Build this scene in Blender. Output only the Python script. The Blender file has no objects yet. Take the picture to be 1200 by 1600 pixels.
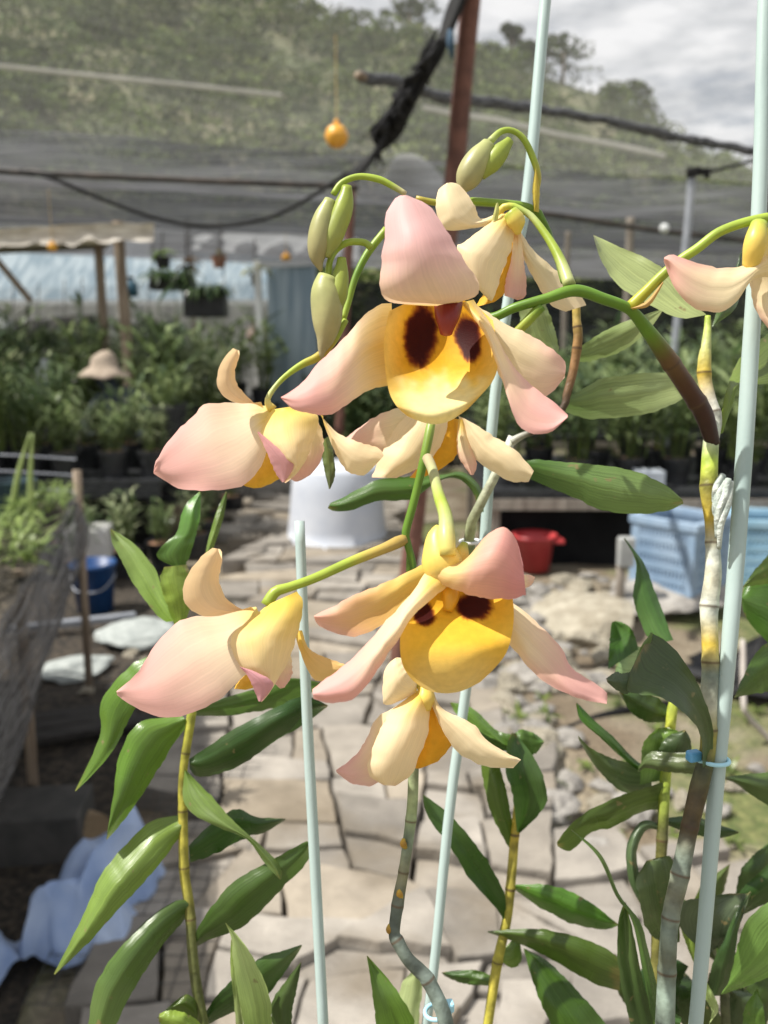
import bpy, bmesh, math, random
from mathutils import Vector, Matrix, noise
random.seed(7)
R = math.radians
scene = bpy.context.scene
COL = scene.collection

# ------------------------------------------------------------------ camera
F = 1386.0                      # focal length in pixels of the 1200x1600 photograph
PITCH = R(-11.4)
CAMZ = 1.35
cam_d = bpy.data.cameras.new("camera"); cam = bpy.data.objects.new("camera", cam_d); COL.objects.link(cam)
scene.camera = cam
cam.location = (0, 0, CAMZ)
cam.rotation_euler = (R(90) + PITCH, 0, 0)
cam_d.sensor_fit = 'VERTICAL'; cam_d.sensor_height = 30.0; cam_d.sensor_width = 22.5
cam_d.lens = 30.0 * F / 1600.0
cam_d.clip_start = 0.02; cam_d.clip_end = 2000
cam_d.dof.use_dof = True; cam_d.dof.focus_distance = 0.335
cam_d.dof.aperture_fstop = cam_d.lens / 2.6      # a 2.6 mm pupil, as in a phone

# ------------------------------------------------------------------ sky, sun, exposure
SUN_EL, SUN_AZ = R(57), R(-98)          # azimuth from +Y towards +X
sunv = Vector((math.sin(SUN_AZ)*math.cos(SUN_EL), math.cos(SUN_AZ)*math.cos(SUN_EL), math.sin(SUN_EL)))
world = bpy.data.worlds.new("World"); scene.world = world; world.use_nodes = True
wn, wl = world.node_tree.nodes, world.node_tree.links
bg = wn['Background']
sky = wn.new('ShaderNodeTexSky'); sky.sky_type = 'NISHITA'; sky.sun_disc = False
sky.sun_elevation = SUN_EL; sky.sun_rotation = SUN_AZ; sky.altitude = 200; sky.dust_density = 2.0
tc = wn.new('ShaderNodeTexCoord')
mp = wn.new('ShaderNodeMapping'); mp.inputs['Scale'].default_value = (1.6, 1.6, 5.5)
wl.new(tc.outputs['Generated'], mp.inputs['Vector'])
cn = wn.new('ShaderNodeTexNoise'); cn.inputs['Scale'].default_value = 2.6; cn.inputs['Detail'].default_value = 9; cn.inputs['Roughness'].default_value = .62
wl.new(mp.outputs[0], cn.inputs['Vector'])
cr = wn.new('ShaderNodeValToRGB'); cr.color_ramp.elements[0].position = .28; cr.color_ramp.elements[1].position = .46
wl.new(cn.outputs['Fac'], cr.inputs[0])
cn2 = wn.new('ShaderNodeTexNoise'); cn2.inputs['Scale'].default_value = 7; cn2.inputs['Detail'].default_value = 6
wl.new(mp.outputs[0], cn2.inputs['Vector'])
cc = wn.new('ShaderNodeValToRGB')
cc.color_ramp.elements[0].color = (8.2, 8.5, 9.0, 1); cc.color_ramp.elements[0].position = .38
cc.color_ramp.elements[1].color = (13.5, 13.5, 13.7, 1); cc.color_ramp.elements[1].position = .6
wl.new(cn2.outputs['Fac'], cc.inputs[0])
mx = wn.new('ShaderNodeMix'); mx.data_type = 'RGBA'
wl.new(cr.outputs[0], mx.inputs['Factor']); wl.new(sky.outputs[0], mx.inputs['A']); wl.new(cc.outputs[0], mx.inputs['B'])
wl.new(mx.outputs['Result'], bg.inputs[0])
bg.inputs[1].default_value = 0.051
sun_d = bpy.data.lights.new("sun", 'SUN'); sun = bpy.data.objects.new("sun", sun_d); COL.objects.link(sun)
sun_d.energy = 5.0; sun_d.angle = R(.5); sun_d.color = (1, .955, .88)
sun.rotation_euler = (-sunv).to_track_quat('-Z', 'Y').to_euler()
vs = scene.view_settings
vs.view_transform = 'Standard'; vs.look = 'None'; vs.exposure = 0.48; vs.gamma = 1.0; vs.use_curve_mapping = False
scene.cycles.use_denoising = True
scene.cycles.max_bounces = 8; scene.cycles.transparent_max_bounces = 24
scene.cycles.sample_clamp_indirect = 6

# ------------------------------------------------------------------ pixel <-> place helpers (pixels of the 1200x1600 photograph)
_fw = Vector((0, math.cos(PITCH), math.sin(PITCH))); _up = Vector((0, -math.sin(PITCH), math.cos(PITCH))); _rt = Vector((1, 0, 0))
CP = Vector((0, 0, CAMZ))
def ray(x, y): return _fw + _rt*((x-600)/F) + _up*((800-y)/F)
def P(x, y, d): return CP + ray(x, y)*d                     # d: depth along the optical axis, metres
def G(x, y, z=0.0):                                         # where the pixel's ray meets height z
    r = ray(x, y); return CP + r*((z-CAMZ)/r.z)
def PY(x, y, Y):                                            # where the pixel's ray meets the vertical plane at distance Y
    r = ray(x, y); return CP + r*(Y/r.y)
def px(s):
    return [tuple(float(v) for v in p.split(',')) for p in s.split()]

# ------------------------------------------------------------------ materials
MATS = {}
def nmat(name):
    m = bpy.data.materials.new(name); m.use_nodes = True
    return m, m.node_tree.nodes, m.node_tree.links, m.node_tree.nodes['Principled BSDF'], m.node_tree.nodes['Material Output']
def ramp2(n, l, fac, c0, c1, p0=.35, p1=.65):
    r = n.new('ShaderNodeValToRGB')
    r.color_ramp.elements[0].color = (*c0, 1); r.color_ramp.elements[1].color = (*c1, 1)
    r.color_ramp.elements[0].position = p0; r.color_ramp.elements[1].position = p1
    l.new(fac, r.inputs[0]); return r
def noise_node(n, l, scale, detail=4, coord='Object', stretch=None):
    t = n.new('ShaderNodeTexCoord'); q = n.new('ShaderNodeTexNoise')
    q.inputs['Scale'].default_value = scale; q.inputs['Detail'].default_value = detail
    src = t.outputs[coord]
    if stretch:
        m = n.new('ShaderNodeMapping'); m.inputs['Scale'].default_value = stretch; l.new(src, m.inputs[0]); src = m.outputs[0]
    l.new(src, q.inputs['Vector']); return q
def simple(name, c0, c1, scale=8, rough=.6, bump=0.0, stretch=None, metal=0, p0=.35, p1=.65, trans=0.0, spec=.5, detail=5, bscale=None, coord='Object'):
    if name in MATS: return MATS[name]
    m, n, l, b, o = nmat(name)
    q = noise_node(n, l, scale, detail, coord, stretch)
    r = ramp2(n, l, q.outputs['Fac'], c0, c1, p0, p1)
    l.new(r.outputs[0], b.inputs['Base Color'])
    b.inputs['Roughness'].default_value = rough; b.inputs['Metallic'].default_value = metal
    b.inputs['Specular IOR Level'].default_value = spec
    if bump:
        q2 = q if not bscale else noise_node(n, l, bscale, 6, coord, stretch)
        bp = n.new('ShaderNodeBump'); bp.inputs['Strength'].default_value = bump; bp.inputs['Distance'].default_value = .02
        l.new(q2.outputs['Fac'], bp.inputs['Height']); l.new(bp.outputs[0], b.inputs['Normal'])
    if trans:
        t = n.new('ShaderNodeBsdfTranslucent'); l.new(r.outputs[0], t.inputs[0])
        k = n.new('ShaderNodeMixShader'); k.inputs[0].default_value = trans
        l.new(b.outputs[0], k.inputs[1]); l.new(t.outputs[0], k.inputs[2]); l.new(k.outputs[0], o.inputs[0])
    MATS[name] = m; return m
def net_mat(name, c0, c1, dens, scale=6, stretch=(1, 14, 1), transl=.4, dvar=.25, coord='Object'):
    """woven net: threads cover more of the view the more slantwise a ray meets it (for every ray alike)"""
    m, n, l, b, o = nmat(name); n.remove(b)
    q = noise_node(n, l, scale, 6, coord, stretch)
    r = ramp2(n, l, q.outputs['Fac'], c0, c1, .3, .7)
    d = n.new('ShaderNodeBsdfDiffuse'); t = n.new('ShaderNodeBsdfTranslucent')
    l.new(r.outputs[0], d.inputs[0]); l.new(r.outputs[0], t.inputs[0])
    k = n.new('ShaderNodeMixShader'); k.inputs[0].default_value = transl
    l.new(d.outputs[0], k.inputs[1]); l.new(t.outputs[0], k.inputs[2])
    tr = n.new('ShaderNodeBsdfTransparent'); k2 = n.new('ShaderNodeMixShader')
    mr = n.new('ShaderNodeMapRange'); mr.inputs['From Min'].default_value = .3; mr.inputs['From Max'].default_value = .7
    mr.inputs['To Min'].default_value = -dens*(1-dvar); mr.inputs['To Max'].default_value = -dens*(1+dvar)
    q2 = noise_node(n, l, scale*1.7, 5, coord, stretch); l.new(q2.outputs['Fac'], mr.inputs[0])
    g = n.new('ShaderNodeNewGeometry'); dp = n.new('ShaderNodeVectorMath'); dp.operation = 'DOT_PRODUCT'
    l.new(g.outputs['Incoming'], dp.inputs[0]); l.new(g.outputs['True Normal'], dp.inputs[1])
    ab = n.new('ShaderNodeMath'); ab.operation = 'ABSOLUTE'; l.new(dp.outputs['Value'], ab.inputs[0])
    mxm = n.new('ShaderNodeMath'); mxm.operation = 'MAXIMUM'; l.new(ab.outputs[0], mxm.inputs[0]); mxm.inputs[1].default_value = .06
    dv = n.new('ShaderNodeMath'); dv.operation = 'DIVIDE'; l.new(mr.outputs[0], dv.inputs[0]); l.new(mxm.outputs[0], dv.inputs[1])
    ex = n.new('ShaderNodeMath'); ex.operation = 'EXPONENT'; l.new(dv.outputs[0], ex.inputs[0])
    l.new(ex.outputs[0], k2.inputs[0]); l.new(k.outputs[0], k2.inputs[1]); l.new(tr.outputs[0], k2.inputs[2]); l.new(k2.outputs[0], o.inputs[0])
    MATS[name] = m; return m
def attr_mat(name, rough=.45, trans=.3, nscale=60, namt=.12, veins=0, bump=.05, spec=.4, coat=0, fine=0):
    """surface whose pigment comes from the mesh's own colour attribute, varied by noise and lengthwise veins"""
    m, n, l, b, o = nmat(name)
    a = n.new('ShaderNodeAttribute'); a.attribute_name = 'Col'
    q = noise_node(n, l, nscale, 5)
    mr = n.new('ShaderNodeMapRange'); mr.inputs['From Min'].default_value = .3; mr.inputs['From Max'].default_value = .7
    mr.inputs['To Min'].default_value = 1-namt; mr.inputs['To Max'].default_value = 1+namt
    l.new(q.outputs['Fac'], mr.inputs[0])
    val = mr.outputs[0]; hgt = q.outputs['Fac']
    if veins:
        u = n.new('ShaderNodeUVMap'); u.uv_map = 'UVMap'
        mpg = n.new('ShaderNodeMapping'); mpg.inputs['Scale'].default_value = (veins, 1.3, 1); l.new(u.outputs[0], mpg.inputs[0])
        v = n.new('ShaderNodeTexNoise'); v.inputs['Scale'].default_value = 1; v.inputs['Detail'].default_value = 3
        l.new(mpg.outputs[0], v.inputs['Vector'])
        m2 = n.new('ShaderNodeMapRange'); m2.inputs['From Min'].default_value = .3; m2.inputs['From Max'].default_value = .7
        m2.inputs['To Min'].default_value = 1-namt*1.1; m2.inputs['To Max'].default_value = 1+namt*1.1
        l.new(v.outputs['Fac'], m2.inputs[0])
        mu = n.new('ShaderNodeMath'); mu.operation = 'MULTIPLY'; l.new(val, mu.inputs[0]); l.new(m2.outputs[0], mu.inputs[1]); val = mu.outputs[0]
        hgt = v.outputs['Fac']
    vm = n.new('ShaderNodeVectorMath'); vm.operation = 'SCALE'; l.new(a.outputs['Color'], vm.inputs[0]); l.new(val, vm.inputs['Scale'])
    l.new(vm.outputs[0], b.inputs['Base Color'])
    b.inputs['Roughness'].default_value = rough; b.inputs['Specular IOR Level'].default_value = spec
    if fine:
        q3 = noise_node(n, l, fine, 3); hgt = q3.outputs['Fac']
    if bump:
        bp = n.new('ShaderNodeBump'); bp.inputs['Strength'].default_value = bump; bp.inputs['Distance'].default_value = .002
        l.new(hgt, bp.inputs['Height']); l.new(bp.outputs[0], b.inputs['Normal'])
    if trans:
        t = n.new('ShaderNodeBsdfTranslucent'); l.new(vm.outputs[0], t.inputs[0])
        k = n.new('ShaderNodeMixShader'); k.inputs[0].default_value = trans
        l.new(b.outputs[0], k.inputs[1]); l.new(t.outputs[0], k.inputs[2]); l.new(k.outputs[0], o.inputs[0])
    MATS[name] = m; return m
PETAL = attr_mat('petal', rough=.50, trans=.36, nscale=60, namt=.05, veins=40, bump=.06, spec=.22)
LIP = attr_mat('lip', rough=.6, trans=.32, nscale=350, namt=.07, bump=.14, spec=.22, fine=2200)
LEAF = attr_mat('leaf', rough=.25, trans=.30, nscale=28, namt=.20, veins=26, bump=.2, spec=.6)
def blemish(m):                                              # small tan scars, dust and uneven gloss on the leaves
    n, l = m.node_tree.nodes, m.node_tree.links; b = n['Principled BSDF']; src = b.inputs['Base Color'].links[0].from_socket
    q = noise_node(n, l, 170, 2); mr = n.new('ShaderNodeMapRange'); mr.inputs['From Min'].default_value = .69; mr.inputs['From Max'].default_value = .74
    l.new(q.outputs['Fac'], mr.inputs[0]); k = n.new('ShaderNodeMix'); k.data_type = 'RGBA'; l.new(mr.outputs[0], k.inputs['Factor'])
    l.new(src, k.inputs['A']); k.inputs['B'].default_value = (.24, .19, .08, 1)
    q2 = noise_node(n, l, 22, 6); mr2 = n.new('ShaderNodeMapRange'); mr2.inputs['From Min'].default_value = .45; mr2.inputs['From Max'].default_value = .8; mr2.inputs['To Max'].default_value = .35
    l.new(q2.outputs['Fac'], mr2.inputs[0]); k2 = n.new('ShaderNodeMix'); k2.data_type = 'RGBA'; l.new(mr2.outputs[0], k2.inputs['Factor'])
    l.new(k.outputs['Result'], k2.inputs['A']); k2.inputs['B'].default_value = (.20, .24, .12, 1); l.new(k2.outputs['Result'], b.inputs['Base Color'])
    mr3 = n.new('ShaderNodeMapRange'); mr3.inputs['To Min'].default_value = .16; mr3.inputs['To Max'].default_value = .42; l.new(q2.outputs['Fac'], mr3.inputs[0]); l.new(mr3.outputs[0], b.inputs['Roughness'])
blemish(LEAF)
CANE = attr_mat('cane', rough=.5, trans=.05, nscale=150, namt=.42, bump=.5, spec=.45)
STALK = attr_mat('stalk', rough=.4, trans=.14, nscale=90, namt=.14, bump=.15, spec=.45)

# ------------------------------------------------------------------ scene-tree helpers
def thing(name, label, cat, loc=(0, 0, 0), group=None):
    o = bpy.data.objects.new(name, None); COL.objects.link(o); o.location = loc; o.empty_display_size = .05
    return tag(o, label, cat, group)
def tag(o, label, cat, group=None):
    o['label'] = label; o['category'] = cat
    if group: o['group'] = group
    return o
def kind(o, k): o['kind'] = k; return o
def wloc(o):
    v = Vector((0, 0, 0))
    while o: v += o.location; o = o.parent
    return v
def mesh_obj(name, verts, faces, mat, parent=None, cols=None, uvs=None, smooth=True, origin=None):
    """ONE mesh object; verts are world places, stored relative to the parent (or to the thing's own base)"""
    vs_ = [Vector(v) for v in verts]
    if parent: org = wloc(parent)
    elif origin is not None: org = Vector(origin)
    else:
        zs = min(v.z for v in vs_); c = sum(vs_, Vector())/len(vs_); org = Vector((c.x, c.y, zs))
    me = bpy.data.meshes.new(name); me.from_pydata([v-org for v in vs_], [], faces); me.update()
    if mat:
        for m in (mat if isinstance(mat, (list, tuple)) else [mat]): me.materials.append(m)
    if cols:
        a = me.color_attributes.new('Col', 'FLOAT_COLOR', 'POINT')
        a.data.foreach_set('color', [x for c in cols for x in (c[0], c[1], c[2], 1.0)])
    if uvs:
        u = me.uv_layers.new(name='UVMap')
        for lp in me.loops: u.data[lp.index].uv = uvs[lp.vertex_index]
    if smooth: me.polygons.foreach_set('use_smooth', [True]*len(me.polygons))
    o = bpy.data.objects.new(name, me); COL.objects.link(o)
    if parent: o.parent = parent
    else: o.location = org
    return o
def lerp(a, b, t): return a+(b-a)*t
def mixc(a, b, t): return tuple(lerp(x, y, t) for x, y in zip(a, b))
def sm(a, b, t):
    if a == b: return float(t >= a)
    t = min(1, max(0, (t-a)/(b-a))); return t*t*(3-2*t)
def samp(lst, t):                                            # smooth sampling of a list of numbers
    if not isinstance(lst, (list, tuple)): return lst
    if len(lst) == 1: return lst[0]
    f = min(max(t, 0), 1)*(len(lst)-1); i = min(int(f), len(lst)-2); u = f-i
    p0 = lst[max(i-1, 0)]; p1 = lst[i]; p2 = lst[i+1]; p3 = lst[min(i+2, len(lst)-1)]
    return .5*((2*p1)+(-p0+p2)*u+(2*p0-5*p1+4*p2-p3)*u*u+(-p0+3*p1-3*p2+p3)*u**3)
def curve(pts, n, closed=False):                             # Catmull-Rom through points, resampled evenly
    pts = [Vector(p) for p in pts]; out = []
    if len(pts) == 2: return [pts[0].lerp(pts[1], i/(n-1)) for i in range(n)]
    dense = []
    for i in range(len(pts)-1):
        p0 = pts[max(i-1, 0)]; p1 = pts[i]; p2 = pts[i+1]; p3 = pts[min(i+2, len(pts)-1)]
        for k in range(14):
            u = k/14
            dense.append(.5*((2*p1)+(-p0+p2)*u+(2*p0-5*p1+4*p2-p3)*u*u+(-p0+3*p1-3*p2+p3)*u**3))
    dense.append(pts[-1])
    L = [0]
    for a, b in zip(dense, dense[1:]): L.append(L[-1]+(b-a).length)
    j = 0
    for i in range(n):
        s = L[-1]*i/(n-1)
        while j < len(L)-2 and L[j+1] < s: j += 1
        q = (s-L[j])/max(1e-9, L[j+1]-L[j]); out.append(dense[j].lerp(dense[j+1], min(1, q)))
    return out

class MB:
    """collects simple shapes into one mesh"""
    def __init__(s): s.v = []; s.f = []; s.c = []
    def add(s, v, f, col=None):
        o = len(s.v); s.v += [Vector(x) for x in v]; s.f += [tuple(i+o for i in q) for q in f]
        s.c += [col or (1, 1, 1)]*len(v) if not isinstance(col, list) else col
    def box(s, c, size, rz=0, col=None, M=None):
        x, y, z = (q/2 for q in size); mt = Matrix.Rotation(rz, 3, 'Z')
        if M is not None: mt = M
        v = [Vector(c)+mt @ Vector((a*x, b*y, d*z)) for a in (-1, 1) for b in (-1, 1) for d in (-1, 1)]
        s.add(v, [(0, 1, 3, 2), (4, 6, 7, 5), (0, 4, 5, 1), (2, 3, 7, 6), (0, 2, 6, 4), (1, 5, 7, 3)], col)
    def bar(s, a, b, w, h=None, col=None):
        a = Vector(a); b = Vector(b); d = b-a; h = h or w
        q = d.to_track_quat('Z', 'Y').to_matrix()
        s.box((a+b)/2, (w, h, d.length), col=col, M=q)
    def tube(s, pts, rad, n=8, col=None, cap=True, smooth=0):
        pts = [Vector(p) for p in pts]
        if smooth:
            m = len(pts); np_ = curve(pts, smooth); 
            rad = [samp(rad, i/(smooth-1)) if isinstance(rad, (list, tuple)) else rad for i in range(smooth)]
            if isinstance(col, list): col = [mixl(col, i/(smooth-1)) for i in range(smooth)]
            pts = np_
        V = []; Fc = []; C = []
        N = len(pts); prev = None
        for i, p in enumerate(pts):
            t = (pts[min(i+1, N-1)]-pts[max(i-1, 0)]).normalized()
            if prev is None:
                a = Vector((0, 0, 1)) if abs(t.z) < .9 else Vector((1, 0, 0)); x = t.cross(a).normalized()
            else: x = (prev-t*prev.dot(t)).normalized()
            prev = x; y = t.cross(x)
            r = rad[i] if isinstance(rad, (list, tuple)) else rad
            for k in range(n):
                a = 2*math.pi*k/n; V.append(p+(x*math.cos(a)+y*math.sin(a))*r)
                C.append(col[i] if isinstance(col, list) else (col or (1, 1, 1)))
        for i in range(N-1):
            for k in range(n):
                Fc.append((i*n+k, i*n+(k+1) % n, (i+1)*n+(k+1) % n, (i+1)*n+k))
        if cap: Fc += [tuple(reversed(range(n))), tuple(range((N-1)*n, N*n))]
        s.add(V, Fc, C)
    def lathe(s, base, prof, n=20, col=None):
        V = []; Fc = []
        for r, z in prof:
            for k in range(n):
                a = 2*math.pi*k/n; V.append(Vector(base)+Vector((r*math.cos(a), r*math.sin(a), z)))
        for i in range(len(prof)-1):
            for k in range(n): Fc.append((i*n+k, i*n+(k+1) % n, (i+1)*n+(k+1) % n, (i+1)*n+k))
        s.add(V, Fc, col)
    def build(s, name, mat, parent=None, smooth=False, cols=False, origin=None):
        return mesh_obj(name, s.v, s.f, mat, parent, cols=s.c if cols else None, smooth=smooth, origin=origin)
def mixl(cols, t):
    f = min(max(t, 0), 1)*(len(cols)-1); i = min(int(f), len(cols)-2); return mixc(cols[i], cols[i+1], f-i)
def bevel(o, w, seg=2):
    m = o.modifiers.new('bevel', 'BEVEL'); m.width = w; m.segments = seg; m.limit_method = 'ANGLE'; return o
def solid(o, th):
    m = o.modifiers.new('thickness', 'SOLIDIFY'); m.thickness = th; m.offset = 0; return o

# ------------------------------------------------------------------ petals, leaves, lips and stalks
_seed = [0]
def patch(name, mat, parent, Ls, Rs, d, curl=0, tilt=0, color=None, n=30, m=19, wav=0.0, keel=2.0, thick=0, rough_edge=1.0):
    """a curved blade from its base (first points) to its tip: left and right margins in photograph pixels,
    d = depth in metres along its midrib, curl / tilt in millimetres bend and turn it across"""
    L = curve([(a, b, 0) for a, b in px(Ls)], n); Rr = curve([(a, b, 0) for a, b in px(Rs)], n)
    _seed[0] += 1; sd = _seed[0]*7.31
    for i in range(1, n-1):                                  # slightly uneven margins
        ax = (Rr[i]-L[i]); k_ = min(1.0, ax.length/40)*rough_edge
        if ax.length > 1e-6:
            ax.normalize(); L[i] = L[i]+ax*k_*(noise.noise(Vector((i*.55, sd, 1)))*2.2+noise.noise(Vector((i*1.7, sd, 2)))); Rr[i] = Rr[i]+ax*k_*(noise.noise(Vector((i*.55, sd, 3)))*2.2+noise.noise(Vector((i*1.7, sd, 4))))
    V = []; C = []; U = []
    for i in range(n):
        t = i/(n-1); dm = samp(d, t); cu = samp(curl, t)*.001; ti = samp(tilt, t)*.001
        for j in range(m):
            s = 2*j/(m-1)-1
            q = L[i].lerp(Rr[i], (s+1)/2)
            w = wav*.001*noise.noise(Vector((t*4.5+sd, s*1.3, sd)))*abs(s)**1.5*min(1, t*4)
            w += wav*.0004*noise.noise(Vector((t*2.2, s*1.1+sd, sd*2)))
            dd = dm+cu*abs(s)**keel+ti*s+w+.00035*math.exp(-(s/.07)**2)*min(1, 5*t)*(1-t)
            V.append(P(q.x, q.y, dd)); U.append(((s+1)/2, t))
            h1 = noise.noise(Vector((t*3+sd, s*1.5, 5))); C.append(color(min(1, max(0, t+.09*h1+.035*noise.noise(Vector((t*5, s*9, sd))))), s))
    Fc = [(i*m+j, i*m+j+1, (i+1)*m+j+1, (i+1)*m+j) for i in range(n-1) for j in range(m-1)]
    o = mesh_obj(name, V, Fc, mat, parent, cols=C, uvs=U)
    if thick: solid(o, thick)
    return o
def gridpatch(name, mat, parent, rows, D, color, n=34, m=34):
    """a bowl through rows of (x, y, millimetres behind D)"""
    rr = [[tuple(float(v) for v in p.split(',')) for p in r.split()] for r in rows]
    across = []
    for r in rr:
        across.append([(samp([p[0] for p in r], j/(m-1)), samp([p[1] for p in r], j/(m-1)), samp([p[2] for p in r], j/(m-1))) for j in range(m)])
    V = []; C = []; U = []
    for i in range(n):
        t = i/(n-1)
        for j in range(m):
            x, y, z = (samp([a[j][k] for a in across], t) for k in range(3))
            V.append(P(x, y, D+z*.001)); C.append(color(x, y, t, j/(m-1))); U.append((j/(m-1), t))
    Fc = [(i*m+j, i*m+j+1, (i+1)*m+j+1, (i+1)*m+j) for i in range(n-1) for j in range(m-1)]
    return mesh_obj(name, V, Fc, mat, parent, cols=C, uvs=U)
def stalk(name, mat, parent, pts, width, cols, n=28, sides=12, nodes=None, extend=None):
    """a round stem: pts 'x,y,depth' in photograph pixels, widths in pixels; colours run along it;
    nodes = positions (0..1) of swollen rings; extend carries it straight on to a height in metres"""
    pp = px(pts); w3 = [P(*p) for p in pp]
    wd = width if isinstance(width, (list, tuple)) else [width]*len(pp)
    rad = [wd[min(i, len(wd)-1)]*p[2]/F/2 for i, p in enumerate(pp)] if len(wd) == len(pp) else [samp(list(wd), i/(len(pp)-1))*p[2]/F/2 for i, p in enumerate(pp)]
    # radius follows the points' own arc length
    arc = [0]
    for a, b in zip(w3, w3[1:]): arc.append(arc[-1]+(b-a).length)
    c3 = curve(w3, n); rr = []; cc_ = []
    for i in range(n):
        s = arc[-1]*i/(n-1); k = 0
        while k < len(arc)-2 and arc[k+1] < s: k += 1
        u = (s-arc[k])/max(1e-9, arc[k+1]-arc[k]); r = lerp(rad[k], rad[k+1], min(1, u))
        t = i/(n-1); c = mixl(cols, t)
        if nodes:
            for q in nodes:
                e = abs(t-q)*arc[-1]*F/pp[0][2]
                if e < 9: r *= 1+.10*(1-e/9)
                if e < 1.6: c = mixc(c, (.09, .05, .025), .85)
        rr.append(r); cc_.append(c)
    if extend is not None:
        a, b = c3[-2], c3[-1]; dr = (b-a).normalized(); dr.x *= .35; dr.y *= .35
        ln = (extend-b.z)/dr.z
        for k in (.33, .66, 1): c3.append(b+dr*ln*k); rr.append(rr[n-1]); cc_.append(cc_[n-1])
    mb = MB(); mb.tube(c3, rr, sides, cc_)
    return mb.build(name, mat, parent, smooth=True, cols=True)
# ================================================================== THE ORCHIDS IN FRONT
YEL = (.87, .64, .14); CRM = (.91, .75, .48); PNK = (.82, .46, .41); MAU = (.70, .34, .36); ORG = (.80, .40, .025)
MAR = (.045, .004, .004); GRN = (.13, .26, .025); LIM = (.36, .47, .06); PGR = (.50, .55, .22); BRN = (.16, .065, .03)
def pet(ty=.35, tp=.6, pk=1.0, base=YEL, mid=CRM, tip=PNK, edge=.25, ym=1.0):
    def f(t, s):
        c = mixc(base, mid, sm(0, ty, t+.10*abs(s)) * ym + (1-ym)*0)
        q = sm(tp-.3, min(1.0, tp+.35), t+edge*.35*(s*s)-.05)*pk
        c = mixc(c, tip, q)
        return mixc(c, PNK, sm(.55, 1, abs(s))*.28*sm(.25, .6, t)*min(1, pk))
    return f
def flower(parent, pts, width, cols, n=22):
    return stalk('flower', STALK, parent, pts, width, cols, n=n)
def blob(x, y, cx, cy, rx, ry, rot=0, sd=0):
    dx, dy = x-cx, y-cy; a = math.radians(rot); u = (dx*math.cos(a)+dy*math.sin(a))/rx; v = (-dx*math.sin(a)+dy*math.cos(a))/ry
    r = math.sqrt(u*u+v*v)+.16*noise.noise(Vector((x*.05, y*.05, sd)))+.10*noise.noise(Vector((x*.16, y*.16, sd+3)))
    r += .07*noise.noise(Vector((math.atan2(v, u)*7, sd, 1)))*min(1, r*1.5)
    return 1-sm(.74, 1.16, r)

# ---- plant with the tall banded cane tied to the stake at the side
A = thing('orchid_plant', 'tall banded orchid cane tied to the thick stake, with brown sheathed flower stem and buds', 'orchid', tuple(G(1039, 1600, 0)*.22))
OLV = (.30, .27, .05); GOL = (.55, .40, .05); WHT = (.55, .58, .50); GRY = (.19, .235, .19); DGR = (.10, .11, .05)
stalk('cane', CANE, A, '1106,494,.375 1105,520,.374 1101,560,.373 1101,592,.373 1108,622,.372 1117,655,.371 1111,690,.370 1108,740,.368 1108,770,.367 1113,815,.366 1114,858,.365 1114,900,.364 1108,950,.363 1109,990,.362 1110,1050,.361 1107,1095,.360 1106,1169,.358 1092,1232,.356 1076,1300,.354 1061,1375,.352 1046,1450,.350 1039,1600,.348',
      [9, 12, 20, 21, 20, 21, 24, 26, 27, 23, 22, 26, 28, 25, 26, 27, 24, 29, 26, 28, 26, 30],
      [LIM, PGR, GOL, (.6, .58, .5), WHT, LIM, OLV, GOL, WHT, (.5, .48, .36), WHT, GOL, GRY, (.45, .44, .33), OLV, (.07, .08, .03), (.085, .06, .025), (.08, .055, .022), GRY, (.17, .17, .11), GRY, (.11, .12, .08), (.22, .28, .23), GRY], n=320, sides=16,
      nodes=[.085, .145, .255, .335, .425, .505, .60, .735, .80, .86, .93], extend=0.0)
stalk('flower_stem', STALK, A, '1114,694,.3695 1100,648,.366 1079,613,.362 1042,558,.354 1013,518,.347 984,484,.341 943,467,.338 899,454,.336 852,467,.336 804,481,.338 767,496,.342 720,490,.350 660,440,.362 604,358,.366',
      [22, 29, 29, 28, 22, 17, 18, 19, 16, 15, 14, 11, 11, 11],
      [(.035, .014, .010), (.05, .018, .012), (.085, .035, .018), (.15, .085, .03), GRN, GRN, GRN, (.16, .30, .03), GRN, GRN, GRN, GRN, LIM, LIM], n=200, sides=14, nodes=[.10, .21])
stalk('side_shoot', STALK, A, '846,478,.337 828,498,.338 805,522,.340', [17, 16, 15], [GRN, LIM, (.40, .42, .05)], n=12)
patch('bract', PETAL, A, '985,482 1010,470 1035,440', '985,482 1014,478 1037,442', [.337, .334, .335], curl=2, color=lambda t, s: (.62, .42, .17))

# main face-on flower
f1 = flower(A, '634,350,.362 650,390,.352 672,430,.340 690,462,.329', [10, 9, 9, 14], [LIM, LIM, PGR, YEL])
D1 = .315
patch('petal', PETAL, f1, '612,474 598,475 569,493 530,536 491,575 470,600 439,620', '614,602 600,604 573,611 540,634 513,649 461,640 439,622', [.324, .3175, .310, .305, .303, .303, .304], curl=[0, 2, 5, 6, 4, 1], tilt=[-3, -3, -4, -3, -1], color=pet(.42, .36, 1.05, base=(.87, .58, .13)), wav=2.5)
patch('petal', PETAL, f1, '738,472 790,506 830,524 855,540 881,562 884,578', '740,500 782,590 800,612 838,622 859,616 882,590', [.322, .321, .320, .320, .322], curl=[3, 4, 3], tilt=[0, 2, 2], color=pet(.35, .7, .8), wav=2)
patch('sepal', PETAL, f1, '740,468 768,508 790,553 820,592 859,623 887,648', '720,473 757,522 779,578 803,649 818,671 855,678 887,652', [.316, .306, .299, .296, .297], curl=[5, 6, 4, 1], tilt=[-3, -5, -4], color=pet(.30, .5, 1.05), wav=2.4)
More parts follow.
